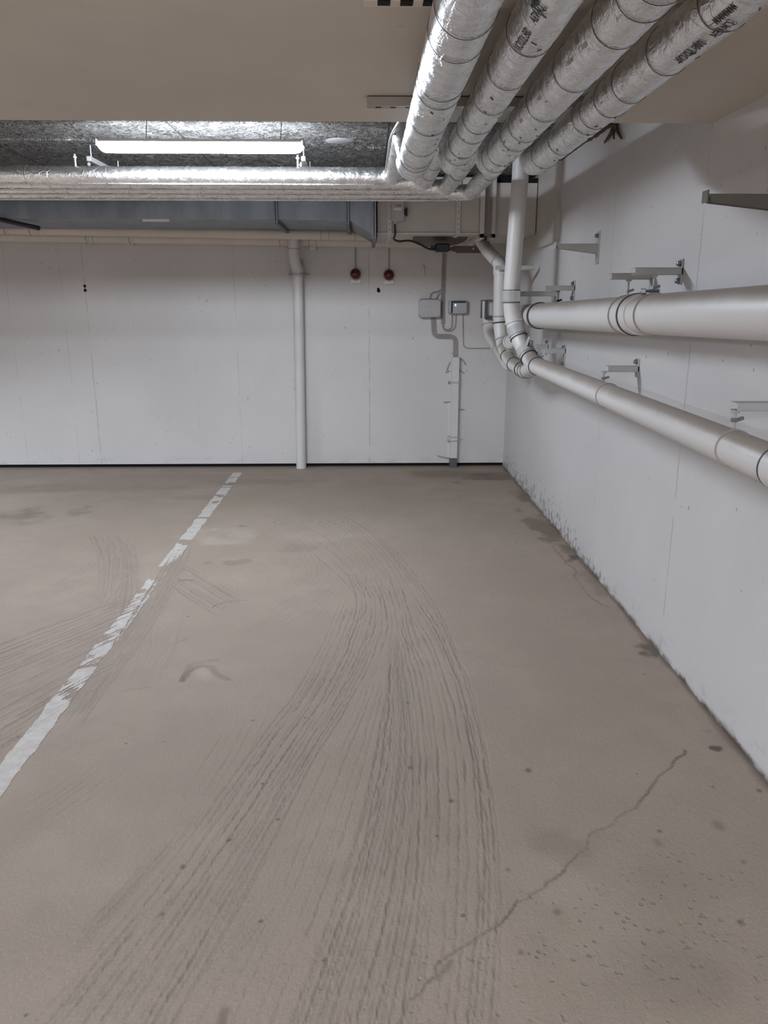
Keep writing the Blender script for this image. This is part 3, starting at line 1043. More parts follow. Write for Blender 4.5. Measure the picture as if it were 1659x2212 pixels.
zA = at(300, 473, Y=YD).z
zB = at(610, 470, Y=YD).z
zC_ = at(745, 477, Y=YD).z
zD = at(806, 508, Y=YD).z
xA, xB, xC, xD = at(596, 470, Y=YD).x, at(598, 470, Y=YD).x, at(750, 477, Y=YD).x, at(808, 500, Y=YD).x
duct(-6.8, xA, YD, YD, zA, zA).build('duct_section', 'galv', root)
duct(xB, xC, YD, YD, zA, zC_).build('duct_section', 'galv', root)
duct(xC + .02, xD, YD, YD, zC_, zD, yra=7.08, yrb=7.1).build('tapered_section', 'galv', root)
for (xx, zz, yb_) in ((xA, zA, 7.09), (xC, zC_, 7.09), (xD - .0, zD, 7.12)):
    m = MB()
    m.box(xx - .014, xx - .002, YD - .03, YD + .01, zz - .03, 2.44, .002)
    m.box(xx + .002, xx + .016, YD - .03, YD + .01, zz - .03, 2.44, .002)
    m.mat(1).box(xx - .014, xx + .016, YD - .02, yb_, zz - .032, zz + .002, .002)
    m.build('flange', ['galv', 'galv_dark'], root)
q = at(337, 476, Y=YD)
MB().box(q.x - .1, q.x + .1, YD - .004, YD + .002, q.z - .009, q.z + .009, .001).build('edge_strip', 'paper', root)
# dark bar under it at the far left
a, b = at(-60, 461, Y=6.0), at(84, 493, Y=6.5)
o = MB().tube([a, b], .018, 10).build('support_bar', 'dark_bar')
tag(o, 'dark steel bar slanting under the galvanised duct at the far left', 'steel bar')

# ------------------------------------------------------------------ white painted duct
YW = 6.3
zW = at(900, 506, Y=YW).z
zWt = 2.43
x0w, x1w = at(815, 500, Y=YW).x, at(1036, 460, Y=YW).x
x2w = at(1066, 460, Y=YW).x
root = thing('painted_duct', ((x0w + x1w) / 2, YW + .5, zW), 'white painted box duct under the ceiling in the back right corner', 'air duct')
MB().box(x0w, x1w, YW, 7.3, zW, 2.47, .004).build('duct_body', 'duct_white', root)
MB().box(x2w, XR - .035, YW, 7.3, zW, zWt, .004).build('duct_body', 'duct_white', root)
for (a, b, mt) in ((1037, 1047, 'white'), (1063, 1071, 'duct_white')):
    xa, xb = at(a, 460, Y=YW - .02).x, at(b, 460, Y=YW - .02).x
    m = MB()
    m.box(xa, xb, YW - .035, YW + .01, zW - .03, 2.46, .003)
    m.box(xa, xb, YW - .035, 7.28, zW - .035, zW + .004, .003)
    m.build('flange', mt, root)
MB().box(x1w + .01, x2w - .01, YW + .02, 7.25, zW + .005, 2.46).build('joint_gap', 'conduit', root)
MB().box(x0w, x1w - .0, YW - .012, YW + .004, zW - .001, zW + .012, .002).build('bottom_lip', 'white', root)
for (a, b) in ((837, 846), (985, 994)):
    xa, xb = at(a, 470, Y=YW).x, at(b, 470, Y=YW).x
    m = MB().box(xa, xb, YW - .018, YW - .012, zW - .004, 2.46, .001)
    m.box(xa, xb, YW - .018, 7.2, zW - .008, zW - .002, .001)
    zz = zW + .03
    while zz < 2.4:
        m.mat(1).lathe(((xa + xb) / 2, YW - .0175, zz), (0, -1, 0), [(.0055, 0), (.0055, .001)], 10)
        m.mat(0)
        zz += .042
    m.build('perforated_strap', ['white', 'conduit'], root)
# open slot above the right section
struct(MB().box(at(1080, 390, Y=YW).x, at(1173, 390, Y=YW).x, YW + .01, YW + .5, zWt + .001, zWt + .035).build('trim_6', 'void', smooth=False))

# switch box on the duct strap
q = at(862, 461, Y=YW - .06)
root = thing('isolator_switch', (q.x, YW - .05, q.z), 'small grey isolator switch box with a black handle on the white duct', 'switch box')
qa, qb = at(845, 478, Y=YW - .06), at(873, 440, Y=YW - .06)
MB().box(qa.x, qb.x, YW - .085, YW - .018, qa.z, qb.z + .02, .005).build('enclosure', 'grey_box', root)
m = MB().box(qb.x + .001, qb.x + .012, YW - .07, YW - .03, q.z - .01, q.z + .03, .003)
m.box(qb.x + .010, qb.x + .026, YW - .058, YW - .042, q.z - .018, q.z + .042, .003)
m.build('rotary_handle', 'black', root)
MB().box(qa.x + .03, qb.x - .02, YW - .0865, YW - .084, q.z + .045, q.z + .058).build('warning_label', 'orange', root)
MB().box(qa.x + .02, qb.x - .02, YW - .0865, YW - .084, q.z + .02, q.z + .034).build('type_label', 'paper', root)
MB().cyl((qa.x + .035, YW - .05, qa.z + .002), (qa.x + .035, YW - .05, qa.z - .02), .012, seg=8).build('cable_gland', 'bracket', root)

# round extract disc below the duct
YFAN = 6.55
c0 = at(951, 518, Y=YFAN)
root = thing('extract_fan', (c0.x, YFAN, c0.z), 'brown round disc with a black hub hung under the white duct', 'fan')
R_ = (at(1011, 518, Y=YFAN).x - at(891, 518, Y=YFAN).x) / 2
tilt = Vector((0.03, -0.25, -1)).normalized()
MB().lathe(c0 + Vector((0, 0, .012)), tilt, [(R_ * .985, -.004), (R_, 0), (R_ * .99, .003), (R_ * .72, .006), (R_ * .4, .008), (.02, .009)], 48).build('disc', 'brown', root)
hc = at(955, 536, Y=YFAN - .02)
m = MB().box(hc.x - .055, hc.x + .06, YFAN - .05, YFAN + .06, hc.z - .028, hc.z + .035, .01)
m.box(hc.x - .09, hc.x - .05, YFAN - .03, YFAN + .03, hc.z - .005, hc.z + .018, .004)
m.build('hub', 'black', root)
MB().cyl(c0 + Vector((0, .06, 0)), (c0.x, YFAN + .06, zW - .004), .03, seg=16).build('neck', 'brown', root)
ra, rb = at(958, 541, Y=6.75), at(1041, 549, Y=6.75)
m = MB()
m.prism([(ra.x, 6.66, ra.z + .004), (ra.x + .11, 6.66, ra.z - .022), (rb.x, 6.66, ra.z - .022), (rb.x, 6.66, ra.z + .008), (rb.x - .04, 6.66, ra.z + .03), (ra.x + .08, 6.66, ra.z + .03)], (0, .006, 0))
m.box(ra.x + .10, rb.x, 6.655, 6.70, ra.z - .024, ra.z - .018)
m.mat(1).lathe((rb.x - .085, 6.659, ra.z + .008), (0, -1, 0), [(.006, 0), (.006, .002)], 8)
m.build('arm_plate', ['brown', 'paper'], root)
MB().cyl((rb.x - .02, 6.68, ra.z + .01), (rb.x - .02, 6.68, zW), .006, seg=8).build('arm_rod', 'steel', root)

# black cable
ca = [at(853, 486, Y=YW - .05), at(854, 508, Y=YW - .05), at(849, 517, Y=YW), at(862, 522, Y=YW + .06), at(884, 519, Y=YW + .1), at(905, 526, Y=YFAN - .12), at(925, 538, Y=YFAN - .1), at(945, 540, Y=YFAN - .06)]
o = MB().tube(rounded([ca[0] + Vector((0, 0, .01))] + ca[1:], .03, 5), .008, 10).build('power_cable', 'black')
tag(o, 'black cable drooping from the switch box to the round disc', 'cable')

# ------------------------------------------------------------------ beige pipes along the back wall
for k, (pl, pr_, yy, rr, cols, lab) in enumerate((
        ((0, 494), (795, 508), 7.18, .047, (16, 70, 88, 697, 714, 770), 'upper of two beige pipes along the top of the back wall'),
        ((0, 509), (1036, 525), 7.38, .052, (190, 205, 282, 605, 668, 684), 'lower of two beige pipes along the top of the back wall, tight to the wall'))):
    a, b = at(*pl, Y=yy), at(*pr_, Y=yy)
    d = (b - a)
    root = thing('beige_pipe', (0, yy, (a.z + b.z) / 2), lab, 'pipe', 'beige pipes along the back wall')
    e = a - d * .6
    MB().tube([e, b], rr, 24).build('pipe_run', 'beige', root)
    for c in cols:
        f = (c - pl[0]) / (pr_[0] - pl[0])
        MB().band(a + d * f, d, rr, .045 if c in (88, 714, 684, 205) else .02, .004, 28).build('coupling', 'beige', root)
        MB().band(a + d * f - d.normalized() * .016, d, rr, .005, .0055, 28).build('joint_ring', 'conduit', root)
for px in (284, 676):
    q = at(px, 538 if px > 500 else 527, Y=7.48)
    o = MB().box(q.x - .03, q.x + .03, 7.44, 7.502, q.z - .012, q.z + .04, .003).build('pipe_clip', 'white')
    tag(o, 'small white wall clip under the beige pipe, %s' % ('near the vertical downpipe' if px > 500 else 'toward the left of the back wall'), 'pipe clip', 'clips under the beige pipes')

# ------------------------------------------------------------------ vertical pipe on the back wall
root = thing('downpipe', at(650, 1016, Y=7.44), 'white vertical downpipe standing on the floor against the back wall', 'downpipe')
pts = [at(635, 440, Y=7.26), at(635, 560, Y=7.26), at(643, 582, Y=7.42), at(651, 1014, Y=7.44)]
pts[-1].z = 0.0
MB().tube(rounded(pts, .05, 6), .048, 28).build('pipe_run', 'white', root)
for (px, py, yy) in ((635, 530, 7.26), (643, 584, 7.42), (647, 825, 7.44), (647, 832, 7.44)):
    q = at(px, py, Y=yy)
    MB().band(q, (0, 0, 1), .048, .05 if py != 832 else .01, .004, 28).build('coupling', 'white', root)
    MB().band(q - Vector((0, 0, .03)), (0, 0, 1), .048, .004, .0045, 28).build('joint_ring', 'conduit', root)
qa, qb = at(622, 594, Y=7.49), at(669, 594, Y=7.49)
m = MB().box(qa.x, qb.x, 7.47, 7.50, qa.z - .006, qa.z + .006, .001)
m.band(at(645, 594, Y=7.42), (0, 0, 1), .049, .02, .004, 28)
m.build('wall_clamp', 'bracket', root)
q = at(652, 566, Y=7.4)
MB().box(q.x - .012, q.x + .012, 7.36, 7.42, q.z - .02, q.z + .02, .003).build('clamp_bolt', 'bolt', root)

# ------------------------------------------------------------------ alarm domes
for k, (px, py) in enumerate(((768, 592), (840, 594))):
    q = at(px, py, Y=YB)
    root = thing('alarm_beacon', (q.x, YB, q.z), 'dark red alarm dome on the back wall, ' + ('left one of the pair' if k == 0 else 'right one of the pair'), 'alarm beacon', 'red alarm domes on the back wall')
    R0 = .048
    MB().lathe((q.x, YB, q.z), (0, -1, 0), [(R0 * 1.02, 0), (R0 * 1.02, .02), (R0, .024)], 36).build('base', 'red', root)
    MB().lathe((q.x, YB - .022, q.z), (0, -1, 0), [(R0 * math.cos(a), R0 * 1.05 * math.sin(a)) for a in [i * PI / 2 / 12 for i in range(12)]] + [(.001, R0 * 1.05)], 36).build('dome', 'red', root)
    MB().cyl((q.x, YB - .012, q.z + .04), (q.x, YB - .012, q.z + .06), .011, .007, 12).build('cable_gland', 'conduit', root)
    za, zb = q.z - .077, q.z - .054
    m = MB().box(q.x - .047, q.x + .047, YB - .012, YB + .001, za - .01, zb + .006, .002)
    m.build('name_plate', 'paper', root)
    m = MB().box(q.x - .012, q.x + .016, YB - .0135, YB - .011, zb - .006, zb)
    m.build('plate_print', 'conduit', root)
    MB().box(q.x - .04, q.x + .047, YB - .0135, YB - .011, za - .009, za - .005).build('plate_edge', 'conduit', root)
    qq = at(px, 538, Y=YB)
    o = MB().tube([(q.x, YB - .008, q.z + .055), (qq.x, YB - .008, qq.z + .03)], .0055, 8).build('feed_cable', 'conduit')
    tag(o, 'thin painted cable rising from the %s red alarm dome' % ('left' if k == 0 else 'right'), 'cable', 'cables above the alarm domes')

# ------------------------------------------------------------------ boxes and surface cables on the back wall
qa, qb = at(905, 685, Y=YB - .07), at(952, 647, Y=YB - .07)
root = thing('junction_box', ((qa.x + qb.x) / 2, YB, (qa.z + qb.z) / 2), 'plain grey junction box on the back wall, larger of the two boxes', 'junction box')
MB().box(qa.x, qb.x, YB - .06, YB + .001, qa.z, qb.z, .006).build('box_body', 'grey_box', root)
MB().box(qa.x - .002, qb.x + .002, YB - .075, YB - .061, qa.z - .002, qb.z + .002, .005).build('lid', 'grey_box', root)
MB().box(qa.x + .02, qb.x - .02, YB - .058, YB - .02, qb.z + .001, qb.z + .006).build('top_rim', 'void', root)
for xx in (qa.x + .012, qb.x - .012):
    for zz in (qa.z + .012, qb.z - .010):
        MB().lathe((xx, YB - .0745, zz), (0, -1, 0), [(.006, 0), (.006, .002)], 10).build('screw', 'bolt', root)
MB().box((qa.x + qb.x) / 2 - .02, (qa.x + qb.x) / 2 + .02, YB - .0765, YB - .0745, (qa.z + qb.z) / 2 + .012, (qa.z + qb.z) / 2 + .018).build('lid_mark', 'conduit', root)

qa, qb = at(969, 678, Y=YB - .06), at(1010, 649, Y=YB - .06)
root = thing('control_box', ((qa.x + qb.x) / 2, YB, (qa.z + qb.z) / 2), 'light grey control box with navy corner stripe and lit green indicator', 'control box')
MB().box(qa.x, qb.x, YB - .06, YB + .001, qa.z, qb.z, .008).build('box_body', 'grey_box', root)
m = MB().box(qa.x + .022, qa.x + .038, YB - .0625, YB - .059, qa.z + .006, qb.z - .006)
m.box(qa.x + .022, qb.x - .015, YB - .0627, YB - .0592, qb.z - .022, qb.z - .006)
m.build('corner_stripe', 'navy', root)
qi = at(984, 659, Y=YB - .064)
MB().lathe((qi.x, YB - .059, qi.z), (0, -1, 0), [(.007, 0), (.006, .004), (.002, .006)], 16).build('indicator_light', 'led', root)
MB().box(qb.x - .048, qb.x - .02, YB - .0622, YB - .059, qa.z + .018, qa.z + .024).build('type_mark', 'conduit', root)
for xx in (qa.x + .008, qb.x - .008):
    MB().lathe((xx, YB - .0595, qa.z + .008), (0, -1, 0), [(.005, 0), (.005, .002)], 10).build('screw', 'bolt', root)


def wallcab(name, pts, r, lab, cat='cable', group=None, n=1, gap=.014, mat='conduit'):
    """one or more cables side by side, clipped to the back wall"""
    m = MB()
    P = [at(*p, Y=YB - .01) for p in pts]
    for k in range(n):
        off = (k - (n - 1) / 2) * gap
        Q = []
        for i, p in enumerate(P):
            d = (P[min(i + 1, len(P) - 1)] - P[max(i - 1, 0)]).normalized()
            nn = Vector((d.z, 0, -d.x))
            q = p + nn * off
            q.y = YB - r
            Q.append(q)
        m.tube(rounded(Q, .03, 5), r, 8)
    return tag(m.build(name, mat), lab, cat, group)


wallcab('cable_bundle', [(960, 546), (957, 640), (957, 700)], .006, 'painted cable bundle dropping from the round disc between the two boxes', n=3, gap=.013)
wallcab('looped_cable', [(957, 698), (958, 710), (968, 713), (976, 708), (977, 680)], .006, 'thin cable loop coming up into the left underside of the control box', n=1)
wallcab('looped_cable', [(955, 703), (960, 715), (975, 716), (984, 706), (985, 680)], .006, 'outer thin cable loop below the control box', n=1)
wallcab('branch_cable', [(956, 622), (948, 630), (932, 632), (928, 648)], .007, 'left of two short cables curving into the top of the junction box')
wallcab('branch_cable', [(956, 630), (946, 637), (942, 648)], .007, 'right of two short cables curving into the top of the junction box')
wallcab('cable_bundle', [(936, 686), (938, 722), (945, 727), (975, 727), (984, 732), (984, 770)], .006, 'painted cable bundle stepping from the junction box down to the cable cover', n=4, gap=.012)
wallcab('single_cable', [(1000, 680), (1001, 748), (1010, 753), (1078, 752)], .005, 'thin cable running down from the control box then right to the pipes')

# vertical cable cover
qa, qb = at(975, 772, Y=YB - .05), at(991, 770, Y=YB - .05)
qf = at(977, 1014, Y=YB - .04)
x0c, x1c = at(975, 900, Y=YB - .05).x - .003, at(990, 900, Y=YB - .05).x - .003
root = thing('cable_cover', (x0c, YB - .02, 0), 'white vertical sheet metal cable cover with a dark foot on the back wall', 'cable cover')
m = MB()
m.box(x0c - .002, x1c, YB - .052, YB - .048, .085, qa.z, .001)
m.box(x0c - .002, x0c + .002, YB - .05, YB, .085, qa.z, .001)
m.box(x1c - .003, x1c, YB - .056, YB, .085, qa.z, .001)
m.box(x0c - .028, x0c, YB - .006, YB + .001, .085, qa.z - .03, .001)
m.build('cover', 'white', root)
MB().box(x0c - .004, x1c + .001, YB - .055, YB + .02, .0, .09, .002).build('foot', 'foot', root)
for (py, wv) in ((826, 1), (944, 1), (952, 1)):
    q = at(982, py, Y=YB - .05)
    m = MB().box(x0c - .02, x1c + .012, YB - .060, YB - .052, q.z - .006, q.z + .006, .002)
    m.box(x0c - .03, x0c - .01, YB - .012, YB, q.z - .012, q.z + .012, .003)
    m.build('strap', 'bracket', root)
for (py) in (827, 953):
    q = at(970, py, Y=YB - .03)
    MB().lathe((q.x, YB - .018, q.z), (0, -1, 0), [(.011, 0), (.011, .008), (.006, .009)], 6).build('bolt', 'bolt', root)
for (pts) in ([(972, 782), (968, 793), (965, 800)], [(991, 772), (1000, 778), (1006, 788)], [(972, 802), (962, 804)], [(991, 800), (1002, 806)], [(972, 868), (958, 869)], [(990, 884), (1003, 885)], [(970, 990), (950, 986), (945, 984)]):
    P = [at(*p, Y=YB - .012) for p in pts]
    MB().tube(rounded(P, .02, 4), [.005] * len(rounded(P, .02, 4)), 6).build('fixing_wire', 'conduit', root)

q = at(914, 582, Y=YB)
o = MB().box(q.x - .008, q.x + .010, YB - .025, YB + .001, q.z - .045, q.z + .035, .006).build('wall_hook', 'white')
tag(o, 'small painted over hook on the back wall, right of the alarm domes', 'hook')

# ------------------------------------------------------------------ drain pipes at the right
RD = .055
root = thing('drain_pipe', (1.11, 3.2, 1.14), 'lower white drain pipe coming along the right wall from the tall riser in the corner', 'drain pipe')
dA, dB = Vector((1.112, 5.16, 1.153)), Vector((1.125, .2, 1.098))
P = [at(1124, 380, Y=5.5), at(1104, 632, Y=5.5), at(1106, 690, Y=5.5), at(1128, 748, Y=5.42), dA + Vector((0, .12, .01)), dA]
top = P[0].copy()
top.z = ZC
RISER = rounded([top] + P[:-1] + [dA], [.05, .12, .12, .1, .06], 8)
MB().tube(RISER, RD, 28).build('riser', 'pvc', root)
MB().tube([dA, dB], RD, 32).build('pipe_run', 'pvc', root)


def ring(root, c, ax, r=RD, wdt=.008, th=.004, mat='rubber', name='joint_ring'):
    return MB().band(c, ax, r, wdt, th, 32).build(name, mat, root)


dd = (dB - dA).normalized()
ring(root, dA + dd * .01, dd, RD, .03, .006, 'pvc', 'coupling')
ring(root, dA + dd * .03, dd, RD, .005, .0055)
for t in (.72, 2.72, 2.96):
    pass
for (px, w_) in ((1288, .012), (1556, .012)):
    yq = at(px, 900, X=1.07).y
    c = dA + dd * ((dA.y - yq) / abs(dd.y))
    ring(root, c, dd, RD, w_, .004, 'pvc', 'hose_clamp')
    ring(root, c + dd * .007, dd, RD, .002, .0045, 'conduit', 'clamp_edge')
c = dA + dd * ((dA.y - at(1645, 1000, X=1.07).y) / abs(dd.y))
ring(root, c, dd, RD, .008, .006)
ring(root, c + dd * .04, dd, RD, .07, .006, 'pvc', 'coupling')
# riser couplings
for (a, b, px, py, yy, wdt, mt) in ((0, 0, 1104, 628, 5.5, .0, 'pvc'),):
    q = at(1104, 640, Y=5.5)
    ring(root, q, (0, 0, 1), RD, .075, .007, 'bracket', 'wide_clamp')
    MB().box(q.x + .0, q.x + .05, 5.5 - RD - .022, 5.5 - RD + .01, q.z - .036, q.z + .036, .002).build('clamp_tab', 'bracket', root)
    ring(root, q + Vector((0, 0, .04)), (0, 0, 1), RD, .004, .0075, 'rubber')
    ring(root, q - Vector((0, 0, .04)), (0, 0, 1), RD, .004, .0075, 'rubber')
for (px, py, yy, ax, wd_, mt, nm) in ((1107, 697, 5.5, (.15, -.1, -1), .012, 'pvc', 'coupling'), (1113, 715, 5.48, (.28, -.15, -1), .06, 'bracket', 'wide_clamp'),
                                     (1120, 730, 5.45, (.5, -.3, -1), .005, 'rubber', 'joint_ring'), (1137, 757, 5.36, (.5, -.8, -.9), .055, 'bracket', 'wide_clamp'),
                                     (1146, 770, 5.32, (.4, -1, -.8), .005, 'rubber', 'joint_ring')):
    # snap to nearest point of the path
    q = at(px, py, Y=yy)
    k = min(range(1, len(RISER) - 1), key=lambda i: (RISER[i] - q).length)
    tdir = RISER[k + 1] - RISER[k - 1]
    MB().band(RISER[k], tdir, RD, wd_, .006 if nm != 'joint_ring' else .0075, 32).build(nm, mt, root)
q = at(1146, 742, Y=5.33)
MB().box(q.x - .012, q.x + .012, q.y - .03, q.y + .02, q.z - .015, q.z + .02, .003).build('clamp_bolt', 'bolt', root)
q = at(1140, 737, Y=5.33)
MB().obox(q, (1, 0, 0), (0, 1, 0), Vector((.3, 0, 1)).normalized(), .003, .03, .03, .001).build('clamp_tab', 'bracket', root)

# second riser behind
root = thing('branch_drain', at(1080, 640, Y=6.3), 'narrower white drain riser half hidden behind the tall riser, bending to the lower pipe', 'drain pipe')
P = [at(1040, 522, Y=6.6), at(1052, 540, Y=6.5), at(1081, 572, Y=6.3), at(1079, 700, Y=6.3), at(1085, 745, Y=6.25), at(1102, 782, Y=6.0), at(1135, 803, Y=5.6), at(1165, 812, Y=5.25)]
P[-1] = dA + Vector((-.005, .03, -.006))
BR = rounded(P, [.04, .05, .06, .08, .1, .1], 7)
MB().tube(BR, [.05] * (len(BR) - 8) + [.052] * 8, 28).build('pipe_run', 'pvc', root)
for (px, py, yy, wd_, mt) in ((1064, 556, 6.4, .008, 'conduit'), (1081, 592, 6.3, .05, 'pvc'), (1080, 679, 6.3, .008, 'conduit'), (1080, 697, 6.3, .01, 'rubber'), (1084, 735, 6.25, .008, 'conduit'), (1088, 760, 6.2, .006, 'conduit'), (1094, 775, 6.1, .006, 'rubber'), (1112, 790, 5.85, .006, 'rubber'), (1123, 797, 5.72, .014, 'rubber'), (1131, 802, 5.62, .009, 'rubber'), (1147, 808, 5.45, .008, 'rubber')):
    q = at(px, py, Y=yy)
    k = min(range(1, len(BR) - 1), key=lambda i: (BR[i] - q).length)
    MB().band(BR[k], BR[k + 1] - BR[k - 1], .05, wd_, .005, 28).build('coupling' if mt == 'pvc' else 'joint_ring', mt, root)
q = at(1082, 578, Y=6.2)
MB().box(q.x - .04, q.x + .26, 6.2, 6.215, q.z - .016, q.z + .016, .002).build('wall_bracket', 'bracket', root)
# cleanout plug
q = at(1102, 738, Y=5.95)
ax = Vector((-.12, -1, .35)).normalized()
m = MB().cyl(q - ax * .16 + Vector((.03, .02, -.03)), q, .042, .042, 28)
m.build('cleanout_branch', 'pvc', root)
MB().lathe(q, ax, [(.052, -.03), (.052, 0), (.046, .004), (.046, -.001), (.03, -.002), (.002, -.002)], 32).build('cleanout_cap', 'white', root)

# stub at the far left of the group
root = thing('stub_pipe', at(1058, 700, Y=6.9), 'short white curved pipe stub left of the two risers on the back wall', 'drain pipe')
P = [at(1056, 650, Y=7.0), at(1056, 690, Y=7.0), at(1058, 722, Y=6.95), at(1078, 752, Y=6.7), at(1098, 782, Y=6.2)]
SB = rounded(P, [.05, .08, .1], 7)
MB().tube(SB, .058, 28).build('pipe_run', 'pvc', root)
for (px, py, yy) in ((1056, 704, 6.98), (1080, 755, 6.65)):
    q = at(px, py, Y=yy)
    k = min(range(1, len(SB) - 1), key=lambda i: (SB[i] - q).length)
    MB().band(SB[k], SB[k + 1] - SB[k - 1], .058, .006, .004, 28).build('joint_ring', 'conduit', root)
qa, qb = at(1042, 690, Y=7.1), at(1057, 648, Y=7.1)
m = MB()
m.box(qa.x - .004, qa.x + .004, 6.9, 7.2, qa.z + .01, qb.z, .001)
for zz in (qb.z - .004, qa.z + .03, qa.z + .01):
    m.box(qa.x, qb.x, 6.9, 7.0, zz - .006, zz + .006, .001)
m.build('clamp', 'foot', root)

# upper large drain
RU = .080
root = thing('large_drain_pipe', (1.17, 3.5, 1.5), 'thick white horizontal drain pipe along the right wall, upper of the two', 'drain pipe')
uA, uB = Vector((1.150, 5.75, 1.462)), Vector((1.185, .2, 1.560))
MB().tube([uA, uB], RU, 40).build('pipe_run', 'pvc', root)
ud = (uB - uA).normalized()


def upos(px):
    yq = at(px, 680, X=1.09).y
    return uA + ud * ((uA.y - yq) / abs(ud.y))


MB().band(upos(1146), ud, RU, .03, .008, 40).build('joint_ring', 'rubber', root)
MB().tube([uA - ud * .0, uA - ud * .06, uA - ud * .12 + Vector((-.03, 0, -.0))], [RU, RU, RU * .9], 32).build('elbow', 'pvc', root)
MB().band(upos(1338), ud, RU, .16, .006, 40).build('coupling', 'pvc', root)
MB().band(upos(1338), ud, RU, .012, .010, 40).build('joint_ring', 'rubber', root)
for px in (1318, 1372):
    MB().band(upos(px), ud, RU, .002, .0065, 40).build('coupling_edge', 'conduit', root)
q = upos(1352) + Vector((-.01, 0, RU + .014))
m = MB().obox(q, (.3, .95, 0), (.95, -.3, 0), (0, 0, 1), .03, .012, .010, .003)
m.cyl(q + Vector((0, -.03, 0)), q + Vector((.05, -.05, 0)), .006, seg=8)
m.build('clamp_screw', 'bolt', root)

# ------------------------------------------------------------------ brackets on the right wall
def u_arm(m, xa, xb, y, z0, z1, w_=.04):
    """U-channel arm from xa (free end) to xb (wall)"""
    m.box(xa, xb, y - w_ / 2, y - w_ / 2 + .003, z0, z1, .001)
    m.box(xa - .004, xb, y - w_ / 2 - .002, y + w_ / 2, z1 - .003, z1, .001)
    m.box(xa - .004, xb, y - w_ / 2 - .002, y + w_ / 2, z0, z0 + .003, .001)


def rod(root, x, y, z0, z1, wing=.5):
    m = MB().cyl((x, y, z0), (x, y, z1), .0055, seg=10)
    m.cyl((x, y, z1 - .012), (x, y, z1 - .001), .013, .016, 6)
    m.build('threaded_rod', 'bracket', root)
    zz = z0 + (z1 - z0) * wing
    m = MB().cyl((x, y, zz - .006), (x, y, zz + .006), .011, seg=6)
    m.obox(Vector((x + .014, y - .004, zz + .003)), (1, 0, .3), (0, 1, 0), (-.3, 0, 1), .012, .003, .005)
    m.build('wing_nut', 'bolt', root)


def plate(root, y, z0, z1, bolts):
    MB().box(XR - .008, XR + .001, y - .02, y + .024, z0, z1, .002).build('wall_plate', 'bracket', root)
    for zb in bolts:
        m = MB().lathe((XR - .008, y - .002, zb), (-1, 0, 0), [(.014, 0), (.014, .003)], 16)
        m.lathe((XR - .011, y - .002, zb), (-1, 0, 0), [(.010, 0), (.010, .012), (.006, .014)], 6)
        m.build('anchor_bolt', 'bolt', root)


def xwall(px):
    """depth of a point of the right wall seen at this column, near eye height"""
    return at(px, 620, X=XR).y


GB = 'brackets on the right wall'
# (tip px, y top, y bottom, wall px, plate top/bottom px, rods [(px, ybottom)], label)
specs = [
    (1370, 578, 594, 1472, 560, 613, [(1411, 632)], 'grey channel bracket above the thick pipe, nearest of the three with rods', 1),
    (1319, 590, 604, 1410, 590, 626, [(1356, 634)], 'grey channel bracket above the thick pipe coupling, second nearest of those with rods', 1),
    (1177, 617, 628, 1241, 606, 648, [(1204, 652), (1239, 650)], 'small channel bracket above the thick pipe near the corner, carrying two rods', 1),
    (1312, 790, 803, 1378, 774, 815, [(1314, 831)], 'channel bracket holding the middle of the lower drain pipe', 0),
    (1178, 752, 763, 1221, 744, 790, [(1219, 800)], 'small channel bracket above the start of the lower drain pipe', 0),
    (1158, 744, 754, 1184, 734, 752, [], 'farthest small channel bracket, just behind the bend of the tall riser', 0),
]
for (tx, yt, yb_, wx, pt, pb_, rods, lab, up) in specs:
    yw = at(wx, (yt + yb_) / 2, X=XR).y
    q1, q0 = at(tx, yt, Y=yw), at(tx, yb_, Y=yw)
    pz1, pz0 = at(wx, pt, X=XR).z, at(wx, pb_, X=XR).z
    root = thing('wall_bracket', (XR, yw, q0.z), lab, 'bracket', GB)
    m = MB()
    u_arm(m, q1.x, XR, yw, q0.z, q1.z)
    m.build('channel_arm', 'bracket', root)
    plate(root, yw, pz0, pz1, (pz1 - .018, pz0 + .012) if pz1 - pz0 > .1 else (pz1 - .015,))
    for (rx, ry) in rods:
        qr = at(rx, ry, Y=yw)
        # rods end on the pipe crown
        if up:
            t = (uA.y - yw) / abs(ud.y)
            cc = uA + ud * t
            rr = RU
        else:
            t = (dA.y - yw) / abs(dd.y)
            cc = dA + dd * max(t, 0)
            rr = RD
        dx = max(-rr * .95, min(rr * .95, qr.x - cc.x))
        zc = cc.z + math.sqrt(max(rr * rr - dx * dx, 0))
        rod(root, cc.x + dx, yw, min(zc, q0.z - .02) + .001, q0.z + .004)

# near bracket whose wall end is outside the frame
yw = 2.36
q1, q0 = at(1588, 868, Y=yw), at(1588, 887, Y=yw)
root = thing('wall_bracket', (XR, yw, q0.z), 'channel bracket holding the lower drain pipe at the right edge of the photo', 'bracket', GB)
m = MB()
u_arm(m, q1.x, XR, yw, q0.z, q1.z)
m.build('channel_arm', 'bracket', root)
plate(root, yw, q0.z - .04, q1.z + .04, (q1.z + .02,))
cc = dA + dd * ((dA.y - yw) / abs(dd.y))
rod(root, q1.x + .004, yw, cc.z + RD * .99, q0.z + .004, .45)

# riser clamp bracket
yw = 5.52
q1, q0 = at(1120, 629, Y=yw), at(1120, 640, Y=yw)
root = thing('wall_bracket', (XR, yw, q0.z), 'short horizontal arm from the tall riser clamp to the right wall', 'bracket', GB)
m = MB()
u_arm(m, q1.x, XR, yw + .06, q0.z, q1.z, .03)
m.build('channel_arm', 'bracket', root)
plate(root, yw + .06, q0.z - .05, q1.z + .03, (q1.z + .015,))

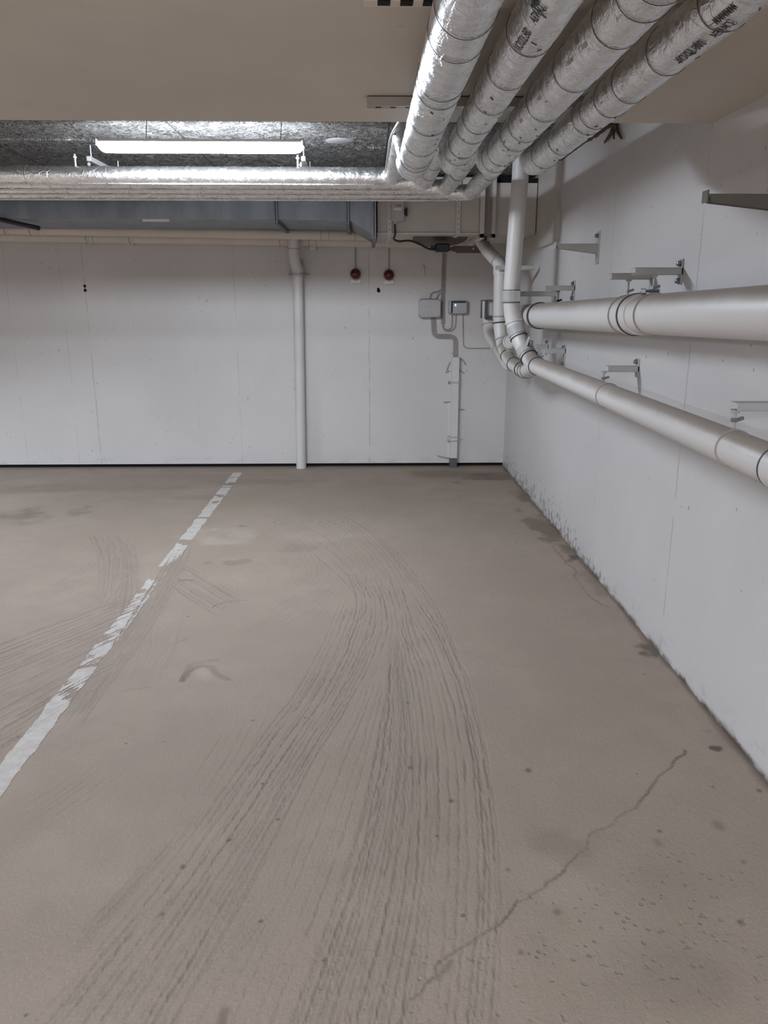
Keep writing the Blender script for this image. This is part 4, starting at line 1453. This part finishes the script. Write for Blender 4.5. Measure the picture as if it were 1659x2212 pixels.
# unused tapered cantilever brackets
for (tx, yt, yb_, ywl, lab) in ((1201, 527, 537, None, 'empty tapered cantilever bracket high on the right wall near the corner'),
                                (1526, 421, 438, 2.45, 'empty shade-darkened tapered cantilever bracket high on the right wall at the photo edge')):
    yw = ywl or at(1292, 545, X=XR).y
    q1, q0 = at(tx, yt, Y=yw), at(tx, yb_, Y=yw)
    root = thing('cantilever_bracket', (XR, yw, q0.z), lab, 'bracket', 'empty cantilever brackets')
    hz = .055
    m = MB()
    m.prism([(q1.x, yw - .02, q1.z), (XR, yw - .02, q1.z), (XR, yw - .02, q1.z - hz), (q1.x + .01, yw - .02, q0.z)], (0, .003, 0))
    m.prism([(q1.x, yw + .017, q1.z), (XR, yw + .017, q1.z), (XR, yw + .017, q1.z - hz), (q1.x + .01, yw + .017, q0.z)], (0, .003, 0))
    m.box(q1.x - .002, XR, yw - .021, yw + .021, q1.z - .003, q1.z + .001, .001)
    m.box(q1.x - .005, q1.x, yw - .02, yw + .02, q0.z, q1.z + .012, .001)
    m.build('tapered_arm', 'shaded_arm' if ywl else 'bracket', root)  # near arm gets the copy with underside shade in its colour
    MB().box(XR - .006, XR + .001, yw - .025, yw + .025, q1.z - .11, q1.z + .07, .002).build('wall_plate', 'bracket', root)
    m = MB().lathe((XR - .006, yw, q1.z + .045), (-1, 0, 0), [(.014, 0), (.014, .003)], 16)
    m.lathe((XR - .009, yw, q1.z + .045), (-1, 0, 0), [(.010, 0), (.010, .014), (.006, .016)], 6)
    m.build('anchor_bolt', 'bolt', root)

# brown foam hanging from the recess corner
q = at(1325, 283, X=XR - .02)
m = MB()
for pts, rr in (([(1326, 268), (1322, 285), (1306, 308)], .012), ([(1330, 268), (1334, 285), (1343, 300)], .011), ([(1326, 280), (1326, 300)], .009)):
    P = [at(*p, X=XR - .015) for p in pts]
    rp = rounded(P, .03, 5, .01)
    m.tube(rp, [rr * (1 - .6 * i / len(rp)) * (1 + .25 * math.sin(i * 2.1)) for i in range(len(rp))], 8)
o = m.build('foam_drip', 'foam')
tag(o, 'brown forked lump of foam stuck high on the right wall beside the foil pipes', 'foam')
# dark ragged sealing strip in the recess corner
struct(MB().tube(rounded([at(px, py, X=XR - .004) for px, py in ((1322, 268), (1300, 284), (1270, 302), (1235, 324), (1205, 344))], .02, 3, .03), .010, 6, True, lambda a, b: random.uniform(-.4, .6)).build('trim_7', 'foam'))
